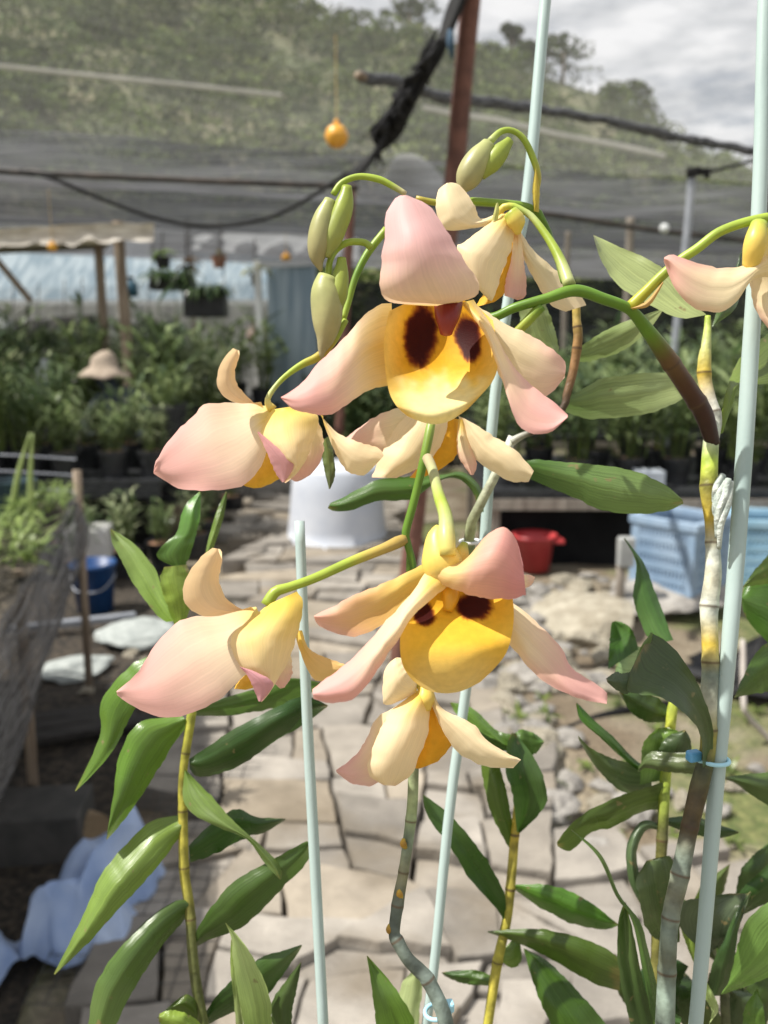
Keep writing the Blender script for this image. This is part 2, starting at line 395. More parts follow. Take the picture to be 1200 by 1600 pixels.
def lipcol1(x, y, t, s):
    c = mixc((.82, .42, .02), (.87, .62, .13), sm(.40, .66, t+.05*noise.noise(Vector((x*.03, y*.03, 4)))))
    c = mixc(c, (.90, .76, .36), sm(.48, .70, t+.12*noise.noise(Vector((x*.06, y*.06, 1)))))
    c = mixc(c, (.87, .58, .14), sm(.5, .95, abs(2*s-1))*.9)
    b = max(blob(x, y, 657, 524, 26, 51, 6, 1), blob(x, y, 733, 529, 20, 38, -12, 2))
    return mixc(mixc(c, (.45, .09, .01), min(1, b*1.5)), MAR, b)
gridpatch('lip', LIP, f1, [
    '608,486,2 645,470,8 690,460,13 735,474,8 770,500,2',
    '600,530,-2 640,520,9 692,515,15 740,522,9 776,535,-2',
    '602,575,-6 640,568,6 692,562,11 740,568,5 778,570,-6',
    '608,612,-9 645,604,-3 690,598,2 733,602,-4 770,595,-10',
    '620,635,-13 650,640,-13 684,641,-14 720,633,-13 752,617,-12',
    '636,650,-10 658,659,-11 680,663,-12 704,657,-11 730,640,-9'], D1, lipcol1, 70, 70)
mb = MB(); mb.tube([P(702, 462, .316), P(700, 484, .311), P(698, 506, .309), P(697, 521, .3105)], [.0046, .0050, .0042, .0022], 14, [(.16, .012, .010), (.18, .014, .010), (.24, .02, .014), (.36, .06, .04)], smooth=16)  # lighter colour at the tip paints in a highlight
mb.build('column', STALK, f1, smooth=True, cols=True)
patch('dorsal_sepal', PETAL, f1, '668,478 605,470 594,440 599,380 605,330 620,308 634,305', '700,478 744,462 747,440 729,412 700,364 670,322 636,305', [.309, .297, .288, .285, .286, .292, .298], curl=[3, 6, 9, 9, 7, 3], tilt=[0, 0, 1], color=lambda t, s: mixc(mixc((.88, .66, .24), (.82, .62, .44), sm(.02, .16, t)), (.77, .48, .47), sm(.22, .62, t)), wav=2.0)

# flower behind it, turned away
f2 = flower(A, '890,446,.337 877,410,.342 859,376,.346 833,341,.350 815,328,.351 799,322,.352 783,327,.353 782,345,.355 796,338,.353', [20, 17, 13, 11, 10, 11, 12, 12, 16], [PGR, PGR, LIM, LIM, LIM, PGR, LIM, YEL, YEL], n=30)
patch('petal', PETAL, f2, '803,365 812,388 828,425 859,474 884,487', '806,350 833,390 872,425 905,458 916,477', [.358, .358, .360, .362, .364], curl=[2, 3, 3], tilt=[0, 2], color=pet(.1, .8, .1), wav=1.6)
patch('lip', LIP, f2, '803,350 765,440 742,480', '812,352 812,400 790,455 772,472', [.356, .353, .352], curl=[5, 6, 5], color=lambda t, s: mixc((.80, .40, .02), (.82, .46, .05), t))
patch('sepal', PETAL, f2, '803,352 799,400 790,440 788,462', '812,352 818,400 822,458 809,469', [.352, .350, .351], curl=2, color=pet(.4, .5, .9, base=(.80, .40, .03)))
patch('petal', PETAL, f2, '783,334 755,356 722,380 714,388 735,440 748,446', '812,334 803,370 797,395 785,425 768,470 750,448', [.350, .345, .342, .343, .347], curl=[4, 6, 5, 3], tilt=[2, 1], color=pet(.35, 1.2, .2), wav=1.6)
patch('dorsal_sepal', PETAL, f2, '770,352 700,360 684,340 681,320 684,298 698,286', '778,332 752,342 742,322 730,303 716,288 704,285', [.352, .348, .345, .346, .350], curl=[4, 5, 4], tilt=1, color=pet(.2, 1.3, .2), wav=1.6)
mb = MB(); mb.tube([P(797, 332, .347), P(806, 345, .347), P(809, 366, .349)], [.0030, .0036, .0012], 12, [LIM, YEL, YEL], smooth=10); mb.build('spur', STALK, f2, smooth=True, cols=True)

# flower at the picture's edge, cut by it
f8 = flower(A, '984,481,.341 1010,455,.339 1035,430,.337 1062,407,.335 1090,388,.333 1125,362,.331 1174,345,.330 1215,340,.330 1222,360,.331', [20, 17, 16, 15, 15, 15, 15, 15, 16], [(.42, .43, .04), (.42, .43, .04), LIM, LIM, LIM, LIM, LIM, LIM, YEL], n=36)
patch('petal', PETAL, f8, '1240,440 1182,434 1149,474 1119,488 1079,478 1053,448 1037,408', '1250,370 1210,393 1163,415 1125,418 1090,411 1053,398 1038,402', [.330, .326, .322, .320, .320, .322], curl=[3, 4, 3], tilt=[3, 2, -2], color=pet(.35, .75, 1.0), wav=2.0)
patch('sepal', PETAL, f8, '1168,360 1160,412 1172,441 1178,478 1205,520', '1240,350 1245,420 1250,470 1235,500 1215,524', [.329, .332, .333, .333], curl=[5, 5, 4], color=pet(.5, .9, .7), wav=1.6)
mb = MB(); mb.tube([P(1186, 350, .327), P(1180, 380, .325), P(1172, 418, .329)], [.0030, .0041, .0030], 14, [LIM, YEL, YEL], smooth=12); mb.build('spur', STALK, f8, smooth=True, cols=True)
patch('petal', PETAL, f8, '1225,365 1270,400 1300,440', '1235,350 1300,372 1318,420', [.333, .330, .328], curl=3, color=pet(.3, .8, .8))

# flower in profile, upper of the two that look away
f3 = flower(A, '540,500,.362 520,535,.360 496,558,.358 475,568,.357 452,583,.355 432,602,.353 418,625,.352 426,640,.352', [10, 11, 14, 12, 9, 8, 9, 16], [LIM, LIM, (.50, .33, .06), (.45, .40, .05), LIM, LIM, PGR, YEL], n=34)
patch('petal', PETAL, f3, '505,650 508,668 535,728 566,743 588,725', '498,646 530,678 565,692 592,700 600,712', [.352, .350, .348, .349], curl=[3, 3, 2], tilt=[0, -2], color=pet(.35, 1.3, .2), wav=1.6)
patch('petal', PETAL, f3, '470,665 452,735 462,752 475,748', '498,660 506,690 500,722 485,742', [.352, .353, .354], curl=3, color=pet(.2, .45, .9, base=CRM))
patch('lip', LIP, f3, '430,690 395,735 380,756 396,763', '470,680 455,728 430,752 408,762', [.352, .350, .350], curl=[4, 5, 4], color=lambda t, s: mixc((.82, .48, .05), (.83, .5, .06), t))
patch('dorsal_sepal', PETAL, f3, '408,628 372,630 348,618 339,597 342,576 352,557 364,544', '412,638 394,627 372,602 367,582 373,560 374,548', [.349, .345, .343, .344, .347], curl=[-1, -4, -5, -3], tilt=[1, 3, 3], color=pet(.2, 1.4, .2, mid=(.90, .72, .41)), wav=.6)
patch('sepal', PETAL, f3, '425,637 380,629 322,632 302,649 270,681 246,716 240,737', '430,660 414,712 408,728 382,757 342,765 286,765 254,749 240,740', [.349, .344, .341, .340, .342, .345], curl=[2, 3.5, 3, 2, 1], tilt=[-4, -5, -3, 1], keel=1.4, color=pet(.30, .42, 1.0, mid=(.92, .77, .53)), wav=2.6)
patch('sepal', PETAL, f3, '424,640 404,672 404,684 440,718 458,726 442,752', '462,634 497,650 487,696 476,722 462,742 446,755', [.346, .340, .336, .337, .341], curl=[5, 7, 5, 3], tilt=[0, 2], color=pet(.75, 1.1, .35, base=(.88, .66, .13)), wav=.8)
patch('sepal_fold', PETAL, f3, '402,676 414,700 430,738 441,754', '404,674 432,698 459,724 446,752', [.3375, .3365, .338], curl=1, color=lambda t, s: (.70, .38, .40))

# buds
def bud(pts, width, cols, body, d, c0, c1, ex=None):
    b = stalk('bud', STALK, A, pts, width, cols, n=24)
    for nm, spine, w, ca, cb in body:
        s3 = [P(*p, d) for p in px(spine)]
        mb = MB(); mb.tube(s3, [max(.4, q)*d/F/2 for q in w], 14, [mixc(ca, cb, i/(len(s3)-1)) for i in range(len(s3))], smooth=20)
        mb.build(nm, STALK, b, smooth=True, cols=True)
    return b
BP = (.42, .45, .17); BG = (.30, .38, .045); BE = (.36, .30, .15)
bud('634,303,.352 612,290,.352 591,280,.352 560,276,.352 534,286,.352 521,304,.352', [8, 10, 11, 10, 10, 10], [(.6, .5, .3), LIM, LIM, LIM, LIM, LIM], [
    ('bud_body', '516,312 508,335 501,365 496,400 502,424', [18, 33, 38, 30, 5], BP, BE),
    ('bud_spur', '542,291 540,310 533,335 521,365 511,402', [16, 30, 34, 32, 10], BG, (.38, .41, .12))], .350, None, None)
bud('580,388,.356 569,379,.356 543,379,.355 524,392,.355 515,410,.354 513,432,.354', [11, 11, 11, 10, 10, 12], [LIM]*6, [
    ('bud_body', '513,432 509,450 511,490 509,525 503,548 503,560', [32, 47, 50, 43, 24, 5], (.46, .49, .18), (.42, .35, .20)),
    ('bud_spur', '534,403 533,425 529,455 523,490', [14, 26, 30, 18], BG, (.36, .40, .10))], .352, None, None)
bud('838,300,.372 841,275,.370 832,245,.368 818,217,.366 800,204,.365 782,206,.364 765,222,.363', [8, 10, 11, 10, 9, 10, 12], [(.45, .4, .06), (.5, .45, .08), LIM, LIM, LIM, LIM, PGR], [
    ('bud_body', '764,224 752,243 738,265 726,288 718,304', [22, 38, 43, 36, 7], BP, (.38, .33, .17)),
    ('bud_spur', '797,219 786,232 770,252 752,276', [14, 28, 30, 14], BG, (.34, .39, .08))], .360, None, None)
stalk('side_stalk', STALK, A, '604,358,.366 575,395,.366 556,432,.365 545,470,.364 536,500,.363', [12, 12, 11, 10, 10], [LIM, (.25, .38, .04), GRN, (.25, .38, .04), LIM], n=24)
stalk('side_stalk', STALK, A, '650,310,.362 690,318,.364 735,315,.368 780,318,.370 815,322,.372 838,330,.373 848,345,.374 862,375,.374 880,440,.340', [9, 11, 13, 13, 14, 13, 11, 9, 9], [(.5, .38, .06), LIM, (.25, .38, .04), (.22, .34, .04), GRN, (.08, .14, .03), (.07, .12, .03), GRN, GRN], n=36)
patch('bract', PETAL, A, '834,330 832,295 836,262', '842,332 843,295 839,262', [.369, .368, .368], curl=1.5, color=lambda t, s: (.60, .47, .08))
patch('bract', PETAL, A, '768,345 772,330 775,318', '778,345 780,328 778,316', [.349, .348, .348], curl=1, color=lambda t, s: (.5, .52, .2))

# leaves of the banded cane
def lf(c0, c1, mid=.10, tipb=0.0):
    def f(t, s):
        c = mixc(c0, c1, t); c = mixc(c, (c[0]*1.5+.02, c[1]*1.35+.02, c[2]*1.3), mid*6*max(0, .1-abs(s))*1.6)
        return mixc(c, (.28, .20, .06), sm(.965, 1, t)*.5+tipb*sm(.9, 1, t))
    return f
DK = (.026, .064, .013); MD = (.078, .155, .024); LI = (.20, .31, .045); PA = (.46, .55, .24); GB = (.055, .10, .045)  # dark and pale leaf tones also take in shade and sunlit glow
def leaf(parent, Ls, Rs, d, curl=2, tilt=0, c=(MD, MD), wav=2.6, keel=1.35, **k):
    rn_ = random.Random(len(Ls)*31+int(px(Ls)[0][0])*7+int(px(Rs)[-1][1])); q = rn_.uniform(.72, 1.18); ye = rn_.choice((0, 0, .06, .14))
    c = tuple(mixc(tuple(v_*q for v_ in cc), (.30, .30, .04), ye) for cc in c)
    o = patch('leaf', LEAF, parent, Ls, Rs, d, curl, tilt, lf(*c), n=34, m=15, wav=wav, keel=keel, **k); return o
leaf(A, '1072,498 1046,492 1000,468 965,445 940,408 927,368', '1104,492 1075,467 1050,435 1022,410 970,386 927,367', [.374, .380, .386, .392, .395], curl=[-2, -3, -2], tilt=[3, 4], c=(PA, PA))
leaf(A, '1112,512 1122,482 1145,430 1160,386', '1118,506 1150,480 1160,430 1162,388', [.378, .384, .390, .394], curl=2, tilt=2, c=(MD, DK))
leaf(A, '1122,680 1128,640 1139,596 1160,555 1200,521 1240,500', '1130,676 1142,640 1158,602 1190,600 1230,590 1260,520', [.372, .380, .390, .400, .41], curl=[2, 3, 2], tilt=[-2, -4, -3], c=(LI, DK))
leaf(A, '1098,1200 1091,1140 1042,1094 1000,1085 980,1078 984,1050', '1112,1190 1114,1139 1100,1090 1080,1050 1050,1010 1017,988', [.356, .350, .343, .340, .340, .345], curl=[-2, -3, -2, 0], tilt=[3, 5, 5, 4], c=((.09, .16, .04), (.045, .085, .02)))
leaf(A, '1018,988 1002,1010 990,1040 986,1062', '1020,990 1014,1020 1006,1050 990,1070', [.346, .347, .346], curl=1, c=((.14, .24, .06), (.10, .2, .05)))
leaf(A, '988,1048 975,1052 962,1050 947,1060', '990,1078 980,1084 966,1080 949,1066', [.341, .338, .337], curl=2, c=(GB, GB))

# plain cane behind the flowers with broad side leaves
H = thing('orchid_plant', 'orchid with the thin brown twig-like cane and pale broad leaves behind the pink petals', 'orchid', tuple(G(700, 1600, 0)*.30))
stalk('cane', CANE, H, '900,462,.395 901,500,.395 903,530,.395 896,577,.396 886,615,.396 880,636,.396 850,668,.398 818,680,.400 800,690,.402', [13, 13, 15, 14, 13, 11, 8, 10, 14], [GOL, (.45, .34, .1), (.3, .17, .06), (.22, .12, .05), (.2, .11, .05), (.06, .04, .025), (.05, .035, .02), (.07, .05, .03), WHT], n=160, nodes=[.18, .30])
stalk('cane', CANE, H, '801,682,.404 785,720,.406 765,760,.41 745,800,.414 733,837,.420 742,930,.45 727,1080,.452 703,1260,.452 680,1500,.452 668,1602,.452', [14, 15, 15, 16, 17, 14, 12, 12, 12, 12], [WHT, (.33, .36, .2), (.2, .3, .05), (.28, .4, .06), (.4, .45, .1), GRN, GRN, GRN], n=30, extend=0)
leaf(H, '896,566 930,563 980,544 1017,511 1035,486', '898,548 936,522 970,505 1000,494 1035,483', [.40, .402, .404, .408], curl=[2, 3], tilt=[-2, -3], c=((.20, .30, .08), PA))
leaf(H, '884,644 925,655 970,651 1017,645 1064,625 1100,600', '888,620 943,591 985,586 1020,582 1072,586 1100,596', [.398, .40, .402, .406, .41], curl=[3, 3, 2], tilt=[-3, -4], c=((.12, .21, .06), (.46, .55, .27)))  # dark base end paints in the shadow cast on this leaf
leaf(H, '815,470 812,500 830,540 868,552', '850,468 862,500 872,535 872,556', [.41, .412, .414], curl=2, c=((.34, .45, .19), (.30, .40, .16)))
leaf(H, '800,735 852,759 896,777 943,798 990,803 1039,799 1068,787', '800,718 850,719 907,724 980,733 1035,755 1066,780', [.404, .398, .392, .388, .386], curl=[2, 3, 3, 2], tilt=[-2, -2], c=((.03, .10, .012), (.20, .30, .09)), wav=1.6)  # shadow over the base half is put into the leaf colour
leaf(H, '748,800 738,768 715,748 685,752 642,780 590,783 550,797 525,799 512,794', '756,800 752,764 725,738 690,742 646,744 590,750 540,775 516,786', [.416, .414, .412, .41, .408, .406], curl=2, tilt=1, c=(MD, (.05, .14, .012)))

# ---- plant with the grey-green bent cane and the lower flowers
B = thing('orchid_plant', 'bent grey-green orchid cane with lower yellow-lipped bloom and cream blooms around it', 'orchid', tuple(G(695, 1600, 0)*.25))
stalk('cane', CANE, B, '640,865,.352 640,950,.352 642,1060,.352 646,1150,.352 646,1200,.352 644,1260,.352 637,1319,.351 630,1365,.350 623,1403,.349 616,1455,.348 622,1472,.347 637,1498,.346 655,1516,.346 669,1532,.345 690,1575,.345 697,1602,.345',
      [10, 13, 14, 15, 17, 17, 17, 16, 19, 18, 20, 20, 22, 22, 24, 25],
      [GRN, GRN, (.2, .3, .08), GRY, GRY, (.15, .19, .13), (.14, .17, .11), (.28, .33, .18), (.28, .34, .16), (.18, .23, .16), (.24, .23, .13), (.09, .11, .09), (.14, .17, .14), (.09, .11, .09), (.25, .31, .27), (.12, .15, .13)], n=240, sides=14, nodes=[.555, .66, .73, .80, .90], extend=0)
for x, y in ((633, 1318), (611, 1452), (627, 1396)):
    mb = MB(); mb.tube([P(x-2, y-8, .348), P(x-3, y, .3475), P(x+1, y+7, .348)], [.0006, .0014, .0008], 8, [GOL, (.5, .25, .03), GOL], smooth=8); mb.build('eye_bud', CANE, B, smooth=True, cols=True)
stalk('flower_stem', STALK, B, '648,905,.350 645,880,.350 637,850,.350 634,832,.350 645,790,.350 655,750,.350 664,710,.350 671,675,.352 676,640,.356 670,600,.36', [8, 11, 12, 13, 13, 13, 14, 15, 12, 10], [(.06, .13, .03), GRN, GRN, GRN, (.15, .28, .03), GRN, (.2, .32, .05), (.3, .42, .1), GRN, GRN], n=44)

f5 = flower(B, '668,716,.343 676,735,.334 685,772,.318 696,806,.308 698,838,.302 700,868,.300', [17, 16, 18, 22, 27, 26], [(.48, .40, .24), (.42, .44, .22), (.45, .50, .2), LIM, PGR, (.75, .62, .16)], n=26)
D5 = .300
mb = MB(); mb.tube([P(690, 828, .308), P(684, 842, .307), P(690, 876, .306), P(702, 905, .307)], [.0028, .0052, .0072, .0050], 16, [YEL, YEL, YEL, CRM], smooth=16); mb.build('spur', STALK, f5, smooth=True, cols=True)
mb = MB(); mb.tube([P(726, 848, .308), P(722, 862, .307), P(716, 880, .306)], [.0012, .0026, .0022], 12, [LIM, YEL, YEL], smooth=10); mb.build('spur', STALK, f5, smooth=True, cols=True)
patch('petal', PETAL, f5, '668,880 655,884 620,902 590,915 550,932 525,945 491,962', '672,925 640,938 610,966 580,986 547,995 503,981 491,966', [.307, .306, .305, .303, .302], curl=[3, 4, 3, 1], tilt=[2, 3, 1], color=pet(.6, .72, .85, mid=(.83, .52, .20)), wav=2.4)
patch('petal', PETAL, f5, '776,925 805,945 828,962 876,1010 893,1042 945,1079 949,1090', '770,975 800,1012 833,1050 855,1068 880,1082 915,1094 948,1100', [.306, .301, .297, .296, .299], curl=[4, 5, 3, 1], tilt=[-2, -3], color=pet(.25, .42, 1.05, base=(.82, .5, .2)), wav=2.4)
def lipcol5(x, y, t, s):
    c = mixc((.83, .47, .03), (.86, .54, .06), t); c = mixc(c, (.89, .66, .24), sm(.48, .92, t))
    c = mixc(c, (.84, .52, .08), sm(.6, 1, abs(2*s-1))*.6)
    b = max(blob(x, y, 741, 946, 28, 24, -10, 5), blob(x, y, 662, 958, 17, 21, -20, 6))
    return mixc(mixc(c, (.45, .09, .01), min(1, b*1.5)), MAR, b)
gridpatch('lip', LIP, f5, [
    '642,925,2 675,905,9 715,900,12 760,905,9 800,925,2',
    '630,962,-2 665,950,6 710,945,9 760,948,6 803,960,0',
    '625,1000,-5 660,988,-3 708,982,-2 755,988,-3 799,995,-5',
    '628,1035,-5 663,1024,-8 706,1020,-9 750,1018,-8 790,1022,-4',
    '642,1060,0 670,1060,-6 704,1060,-8 738,1052,-6 772,1045,0',
    '662,1076,8 682,1082,3 704,1083,1 726,1078,3 750,1066,8'], D5, lipcol5, 70, 70)
mb = MB(); mb.tube([P(706, 915, .309), P(704, 935, .306), P(700, 955, .305)], [.0030, .0030, .0016], 12, [(.80, .42, .03)]*3, smooth=10); mb.build('column', STALK, f5, smooth=True, cols=True)
patch('sepal', PETAL, f5, '672,882 646,923 603,971 572,1006 547,1032 510,1060 488,1077', '700,915 646,962 622,1000 603,1027 573,1071 547,1094 510,1098 490,1092', [.302, .292, .286, .283, .283, .286], curl=[4, 6, 5, 2], tilt=[-2, -3, -1], color=pet(.28, .5, 1.05), wav=2.4)
patch('dorsal_sepal', PETAL, f5, '668,898 703,919 735,930 763,934 800,936 822,930', '700,868 724,876 759,837 775,826 790,824 806,842 817,880', [.301, .294, .288, .285, .288, .295], curl=[4, 7, 8, 7, 4], tilt=[0, 1], color=lambda t, s: mixc(mixc((.84, .62, .27), (.80, .46, .36), sm(.12, .5, t)), (.70, .32, .33), sm(.45, .95, t)), wav=2.0)
patch('petal_tip', PETAL, f5, '818,920 828,916 833,910', '818,898 828,898 836,902', [.296, .297, .298], curl=1, color=pet(.1, .2, .6, base=CRM))

f4 = flower(B, '634,842,.350 622,847,.349 600,857,.346 550,877,.341 490,904,.336 450,918,.333 430,925,.332 416,946,.331', [17, 20, 17, 16, 15, 15, 18, 19], [(.5, .36, .1), (.5, .36, .1), (.52, .42, .1), LIM, LIM, LIM, LIM, LIM], n=34)
patch('petal', PETAL, f4, '462,985 466,1010 486,1056 505,1064 534,1050', '472,985 482,1012 505,1026 534,1036 545,1042', [.333, .330, .328, .328], curl=[3, 3, 2], tilt=[0, -2], color=pet(.5, 1.3, .2, mid=(.84, .56, .22)), wav=1.6)
patch('petal', PETAL, f4, '420,1010 425,1060 438,1076', '452,1010 457,1050 445,1074', [.333, .334, .336], curl=3, color=pet(.2, .5, .8, base=CRM))
patch('lip', LIP, f4, '395,1040 372,1066 366,1076', '430,1040 410,1068 384,1078', [.334, .332, .332], curl=3, color=lambda t, s: (.83, .5, .07))
patch('dorsal_sepal', PETAL, f4, '392,948 338,963 308,959 290,944 286,922 292,900 312,872 332,856', '400,955 374,950 352,932 342,905 346,884 347,866 344,858', [.328, .323, .320, .321, .326], curl=[-2, -5, -6, -4], tilt=[2, 4, 4], color=pet(.2, 1.4, .2, mid=(.90, .71, .39)), wav=.6)
patch('sepal', PETAL, f4, '400,948 340,961 296,964 270,977 242,1008 225,1036 210,1056 182,1080', '420,985 398,1040 378,1060 342,1093 302,1113 250,1120 204,1101 183,1086', [.327, .322, .318, .317, .319, .324], curl=[2, 3.5, 3.5, 2.5, 1], tilt=[-4, -5, -3, 1], keel=1.4, color=pet(.28, .40, 1.0, mid=(.92, .77, .53)), wav=2.4)
patch('sepal', PETAL, f4, '418,945 385,972 362,994 362,1016 380,1046 424,1066 410,1092', '464,924 474,942 465,990 452,1030 436,1058 420,1084 408,1098', [.326, .318, .313, .313, .317, .321], curl=[5, 8, 7, 4], tilt=[0, 2], color=pet(.75, 1.1, .3, base=(.88, .64, .10)), wav=.8)
patch('sepal_fold', PETAL, f4, '374,1042 388,1058 404,1096', '376,1042 400,1050 427,1068 409,1096', [.3125, .3118, .314], curl=1, color=lambda t, s: (.68, .35, .39))

f6 = flower(B, '660,700,.362 650,660,.37 655,640,.372 690,640,.372', [9, 10, 11, 12], [GRN, LIM, LIM, YEL])
patch('sepal', PETAL, f6, '664,640 622,637 580,655 540,684', '664,700 640,705 610,715 560,700', [.368, .366, .366], curl=3, color=pet(.2, .55, .8, base=CRM), wav=1.6)
patch('lip', LIP, f6, '690,650 660,720 640,746', '716,655 716,705 690,732 655,748', [.369, .366, .365], curl=[5, 5, 4], color=lambda t, s: (.80, .41, .03))
patch('petal', PETAL, f6, '716,655 714,690 716,713 735,742', '726,655 733,690 745,724 740,742', [.368, .366, .365], curl=2, color=pet(.4, .6, .8, base=YEL))
patch('sepal', PETAL, f6, '650,636 618,668 596,710 581,746', '700,640 696,680 668,722 620,747', [.364, .359, .356, .358], curl=[4, 6, 4], color=pet(.1, 1.2, .3, base=CRM), wav=1.6)
patch('petal', PETAL, f6, '716,650 728,690 746,720 794,750 826,753', '728,655 763,676 790,694 810,708 834,736', [.368, .364, .361, .361], curl=[2, 4, 3], tilt=[-1, -2], color=pet(.1, 1.3, .2, base=CRM), wav=1.6)
leaf(B, '500,690 506,730 514,764', '516,680 524,736 516,764', [.37, .37, .37], curl=2, c=((.2, .28, .08), (.12, .14, .06)))

f7 = flower(B, '645,1010,.340 648,1040,.340 655,1066,.340 664,1082,.339', [8, 9, 12, 18], [LIM, LIM, LIM, YEL])
patch('dorsal_sepal', PETAL, f7, '650,1084 604,1102 598,1082 600,1052 608,1036 618,1028', '652,1074 652,1060 648,1050 642,1042 632,1030 620,1027', [.338, .334, .332, .334, .337], curl=[3, 4, 3], color=pet(.15, 1.3, .2), wav=.6)
patch('sepal', PETAL, f7, '640,1092 609,1109 588,1123 562,1172 536,1196 525,1203', '650,1130 625,1165 600,1212 578,1228 548,1223 526,1207', [.341, .338, .336, .336, .338], curl=[3, 4, 3, 1], color=pet(.2, .6, 1.0, base=CRM), wav=2.0)
patch('lip', LIP, f7, '664,1095 655,1150 646,1195 656,1201', '676,1095 700,1140 706,1162 684,1190', [.340, .336, .336], curl=[4, 6, 5], color=lambda t, s: mixc((.80, .38, .02), (.80, .40, .03), t))
patch('petal', PETAL, f7, '665,1078 690,1138 706,1164 721,1180 760,1198 802,1200', '676,1072 690,1106 739,1131 760,1156 790,1175 814,1187', [.337, .333, .330, .330], curl=[3, 4, 3], tilt=[-1, -2], color=pet(.25, 1.3, .2, base=(.88, .63, .09)), wav=1.6)
patch('petal', PETAL, f7, '653,1078 612,1110 594,1142 576,1188 578,1212 600,1227', '674,1076 672,1110 669,1140 655,1184 641,1212 618,1228', [.336, .330, .326, .326, .330], curl=[5, 7, 6, 4], tilt=[0, 1], color=pet(.45, 1.2, .25, base=(.88, .63, .09)), wav=.8)
mb = MB(); mb.tube([P(662, 1072, .338), P(664, 1084, .3375), P(664, 1110, .337)], [.0020, .0038, .0022], 14, [YEL, YEL, YEL], smooth=10); mb.build('spur', STALK, f7, smooth=True, cols=True)

# ---- leafy shoot on the left
C = thing('orchid_plant', 'leafy shoot with a yellow-green stem standing over the blue sheeting', 'orchid', tuple(G(318, 1600, 0)*.3))
stalk('cane', CANE, C, '300,1000,.43 302,1060,.43 299,1117,.43 286,1208,.428 286,1273,.426 288,1360,.424 297,1425,.422 303,1512,.42 318,1602,.418', [10, 13, 15, 13, 15, 16, 16, 17, 17], [LIM, (.3, .35, .05), (.35, .34, .05), (.33, .30, .04), (.37, .33, .05), (.36, .32, .05), (.12, .13, .04), (.10, .11, .035), (.12, .14, .04)], n=200, nodes=[.3, .45, .6, .73], extend=0)
leaf(C, '260,972 244,960 208,912 190,876 176,852 172,827', '280,970 260,932 250,910 244,892 212,852 173,826', [.432, .438, .446, .452], curl=[-2, -3, -2], tilt=[2, 3], c=((.2, .32, .05), (.24, .34, .1)))
leaf(C, '270,885 244,868 262,845 276,832 288,792 312,768', '288,888 296,870 304,844 312,810 314,770', [.432, .430, .432, .438], curl=[2, 3, 2], c=(MD, (.07, .2, .02)))
leaf(C, '320,870 326,840 338,800 353,768', '330,866 346,820 352,795 355,770', [.44, .445, .45], curl=2, c=(LI, MD))
leaf(C, '272,976 256,932 250,905 256,886', '292,966 302,930 298,900 292,882', [.430, .427, .427], curl=3, c=(LI, LI))
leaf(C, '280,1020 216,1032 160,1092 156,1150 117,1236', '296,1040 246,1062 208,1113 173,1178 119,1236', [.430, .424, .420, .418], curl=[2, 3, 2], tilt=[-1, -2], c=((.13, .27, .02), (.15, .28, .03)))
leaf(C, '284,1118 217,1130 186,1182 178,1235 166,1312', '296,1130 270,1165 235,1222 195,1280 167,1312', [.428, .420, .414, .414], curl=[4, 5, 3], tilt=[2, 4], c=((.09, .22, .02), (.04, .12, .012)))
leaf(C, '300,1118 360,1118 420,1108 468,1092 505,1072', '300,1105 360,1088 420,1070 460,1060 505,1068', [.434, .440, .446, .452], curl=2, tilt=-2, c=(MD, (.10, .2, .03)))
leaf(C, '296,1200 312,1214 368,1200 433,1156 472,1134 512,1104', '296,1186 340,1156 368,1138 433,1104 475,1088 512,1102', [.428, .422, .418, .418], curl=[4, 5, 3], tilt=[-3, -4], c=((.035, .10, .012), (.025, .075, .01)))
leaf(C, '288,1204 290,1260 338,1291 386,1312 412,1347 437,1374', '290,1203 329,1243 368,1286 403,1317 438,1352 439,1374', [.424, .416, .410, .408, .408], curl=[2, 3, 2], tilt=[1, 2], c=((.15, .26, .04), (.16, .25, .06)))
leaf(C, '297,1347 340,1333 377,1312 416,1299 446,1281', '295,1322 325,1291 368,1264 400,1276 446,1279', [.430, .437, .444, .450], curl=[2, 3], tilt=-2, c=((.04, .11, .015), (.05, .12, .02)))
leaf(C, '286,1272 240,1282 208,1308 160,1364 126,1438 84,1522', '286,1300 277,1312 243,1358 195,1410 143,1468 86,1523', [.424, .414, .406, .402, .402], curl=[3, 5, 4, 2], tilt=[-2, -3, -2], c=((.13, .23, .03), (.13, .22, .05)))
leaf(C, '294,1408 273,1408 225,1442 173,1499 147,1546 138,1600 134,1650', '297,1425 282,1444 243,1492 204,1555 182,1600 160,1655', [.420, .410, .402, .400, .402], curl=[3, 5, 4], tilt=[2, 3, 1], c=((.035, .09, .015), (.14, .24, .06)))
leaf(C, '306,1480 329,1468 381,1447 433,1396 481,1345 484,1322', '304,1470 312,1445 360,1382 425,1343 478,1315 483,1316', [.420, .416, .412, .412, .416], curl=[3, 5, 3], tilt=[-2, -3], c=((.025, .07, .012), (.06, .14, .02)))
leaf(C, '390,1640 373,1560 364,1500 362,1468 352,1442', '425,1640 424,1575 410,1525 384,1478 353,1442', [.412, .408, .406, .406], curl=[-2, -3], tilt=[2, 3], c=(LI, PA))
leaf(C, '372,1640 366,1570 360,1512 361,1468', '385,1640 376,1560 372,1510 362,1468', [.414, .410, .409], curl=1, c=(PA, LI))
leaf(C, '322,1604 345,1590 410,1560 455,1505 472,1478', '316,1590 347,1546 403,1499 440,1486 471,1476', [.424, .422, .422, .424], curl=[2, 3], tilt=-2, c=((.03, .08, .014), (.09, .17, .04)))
leaf(C, '430,1640 424,1570 445,1535 470,1503', '455,1640 457,1580 464,1545 471,1503', [.42, .418, .418], curl=2, c=(DK, DK))
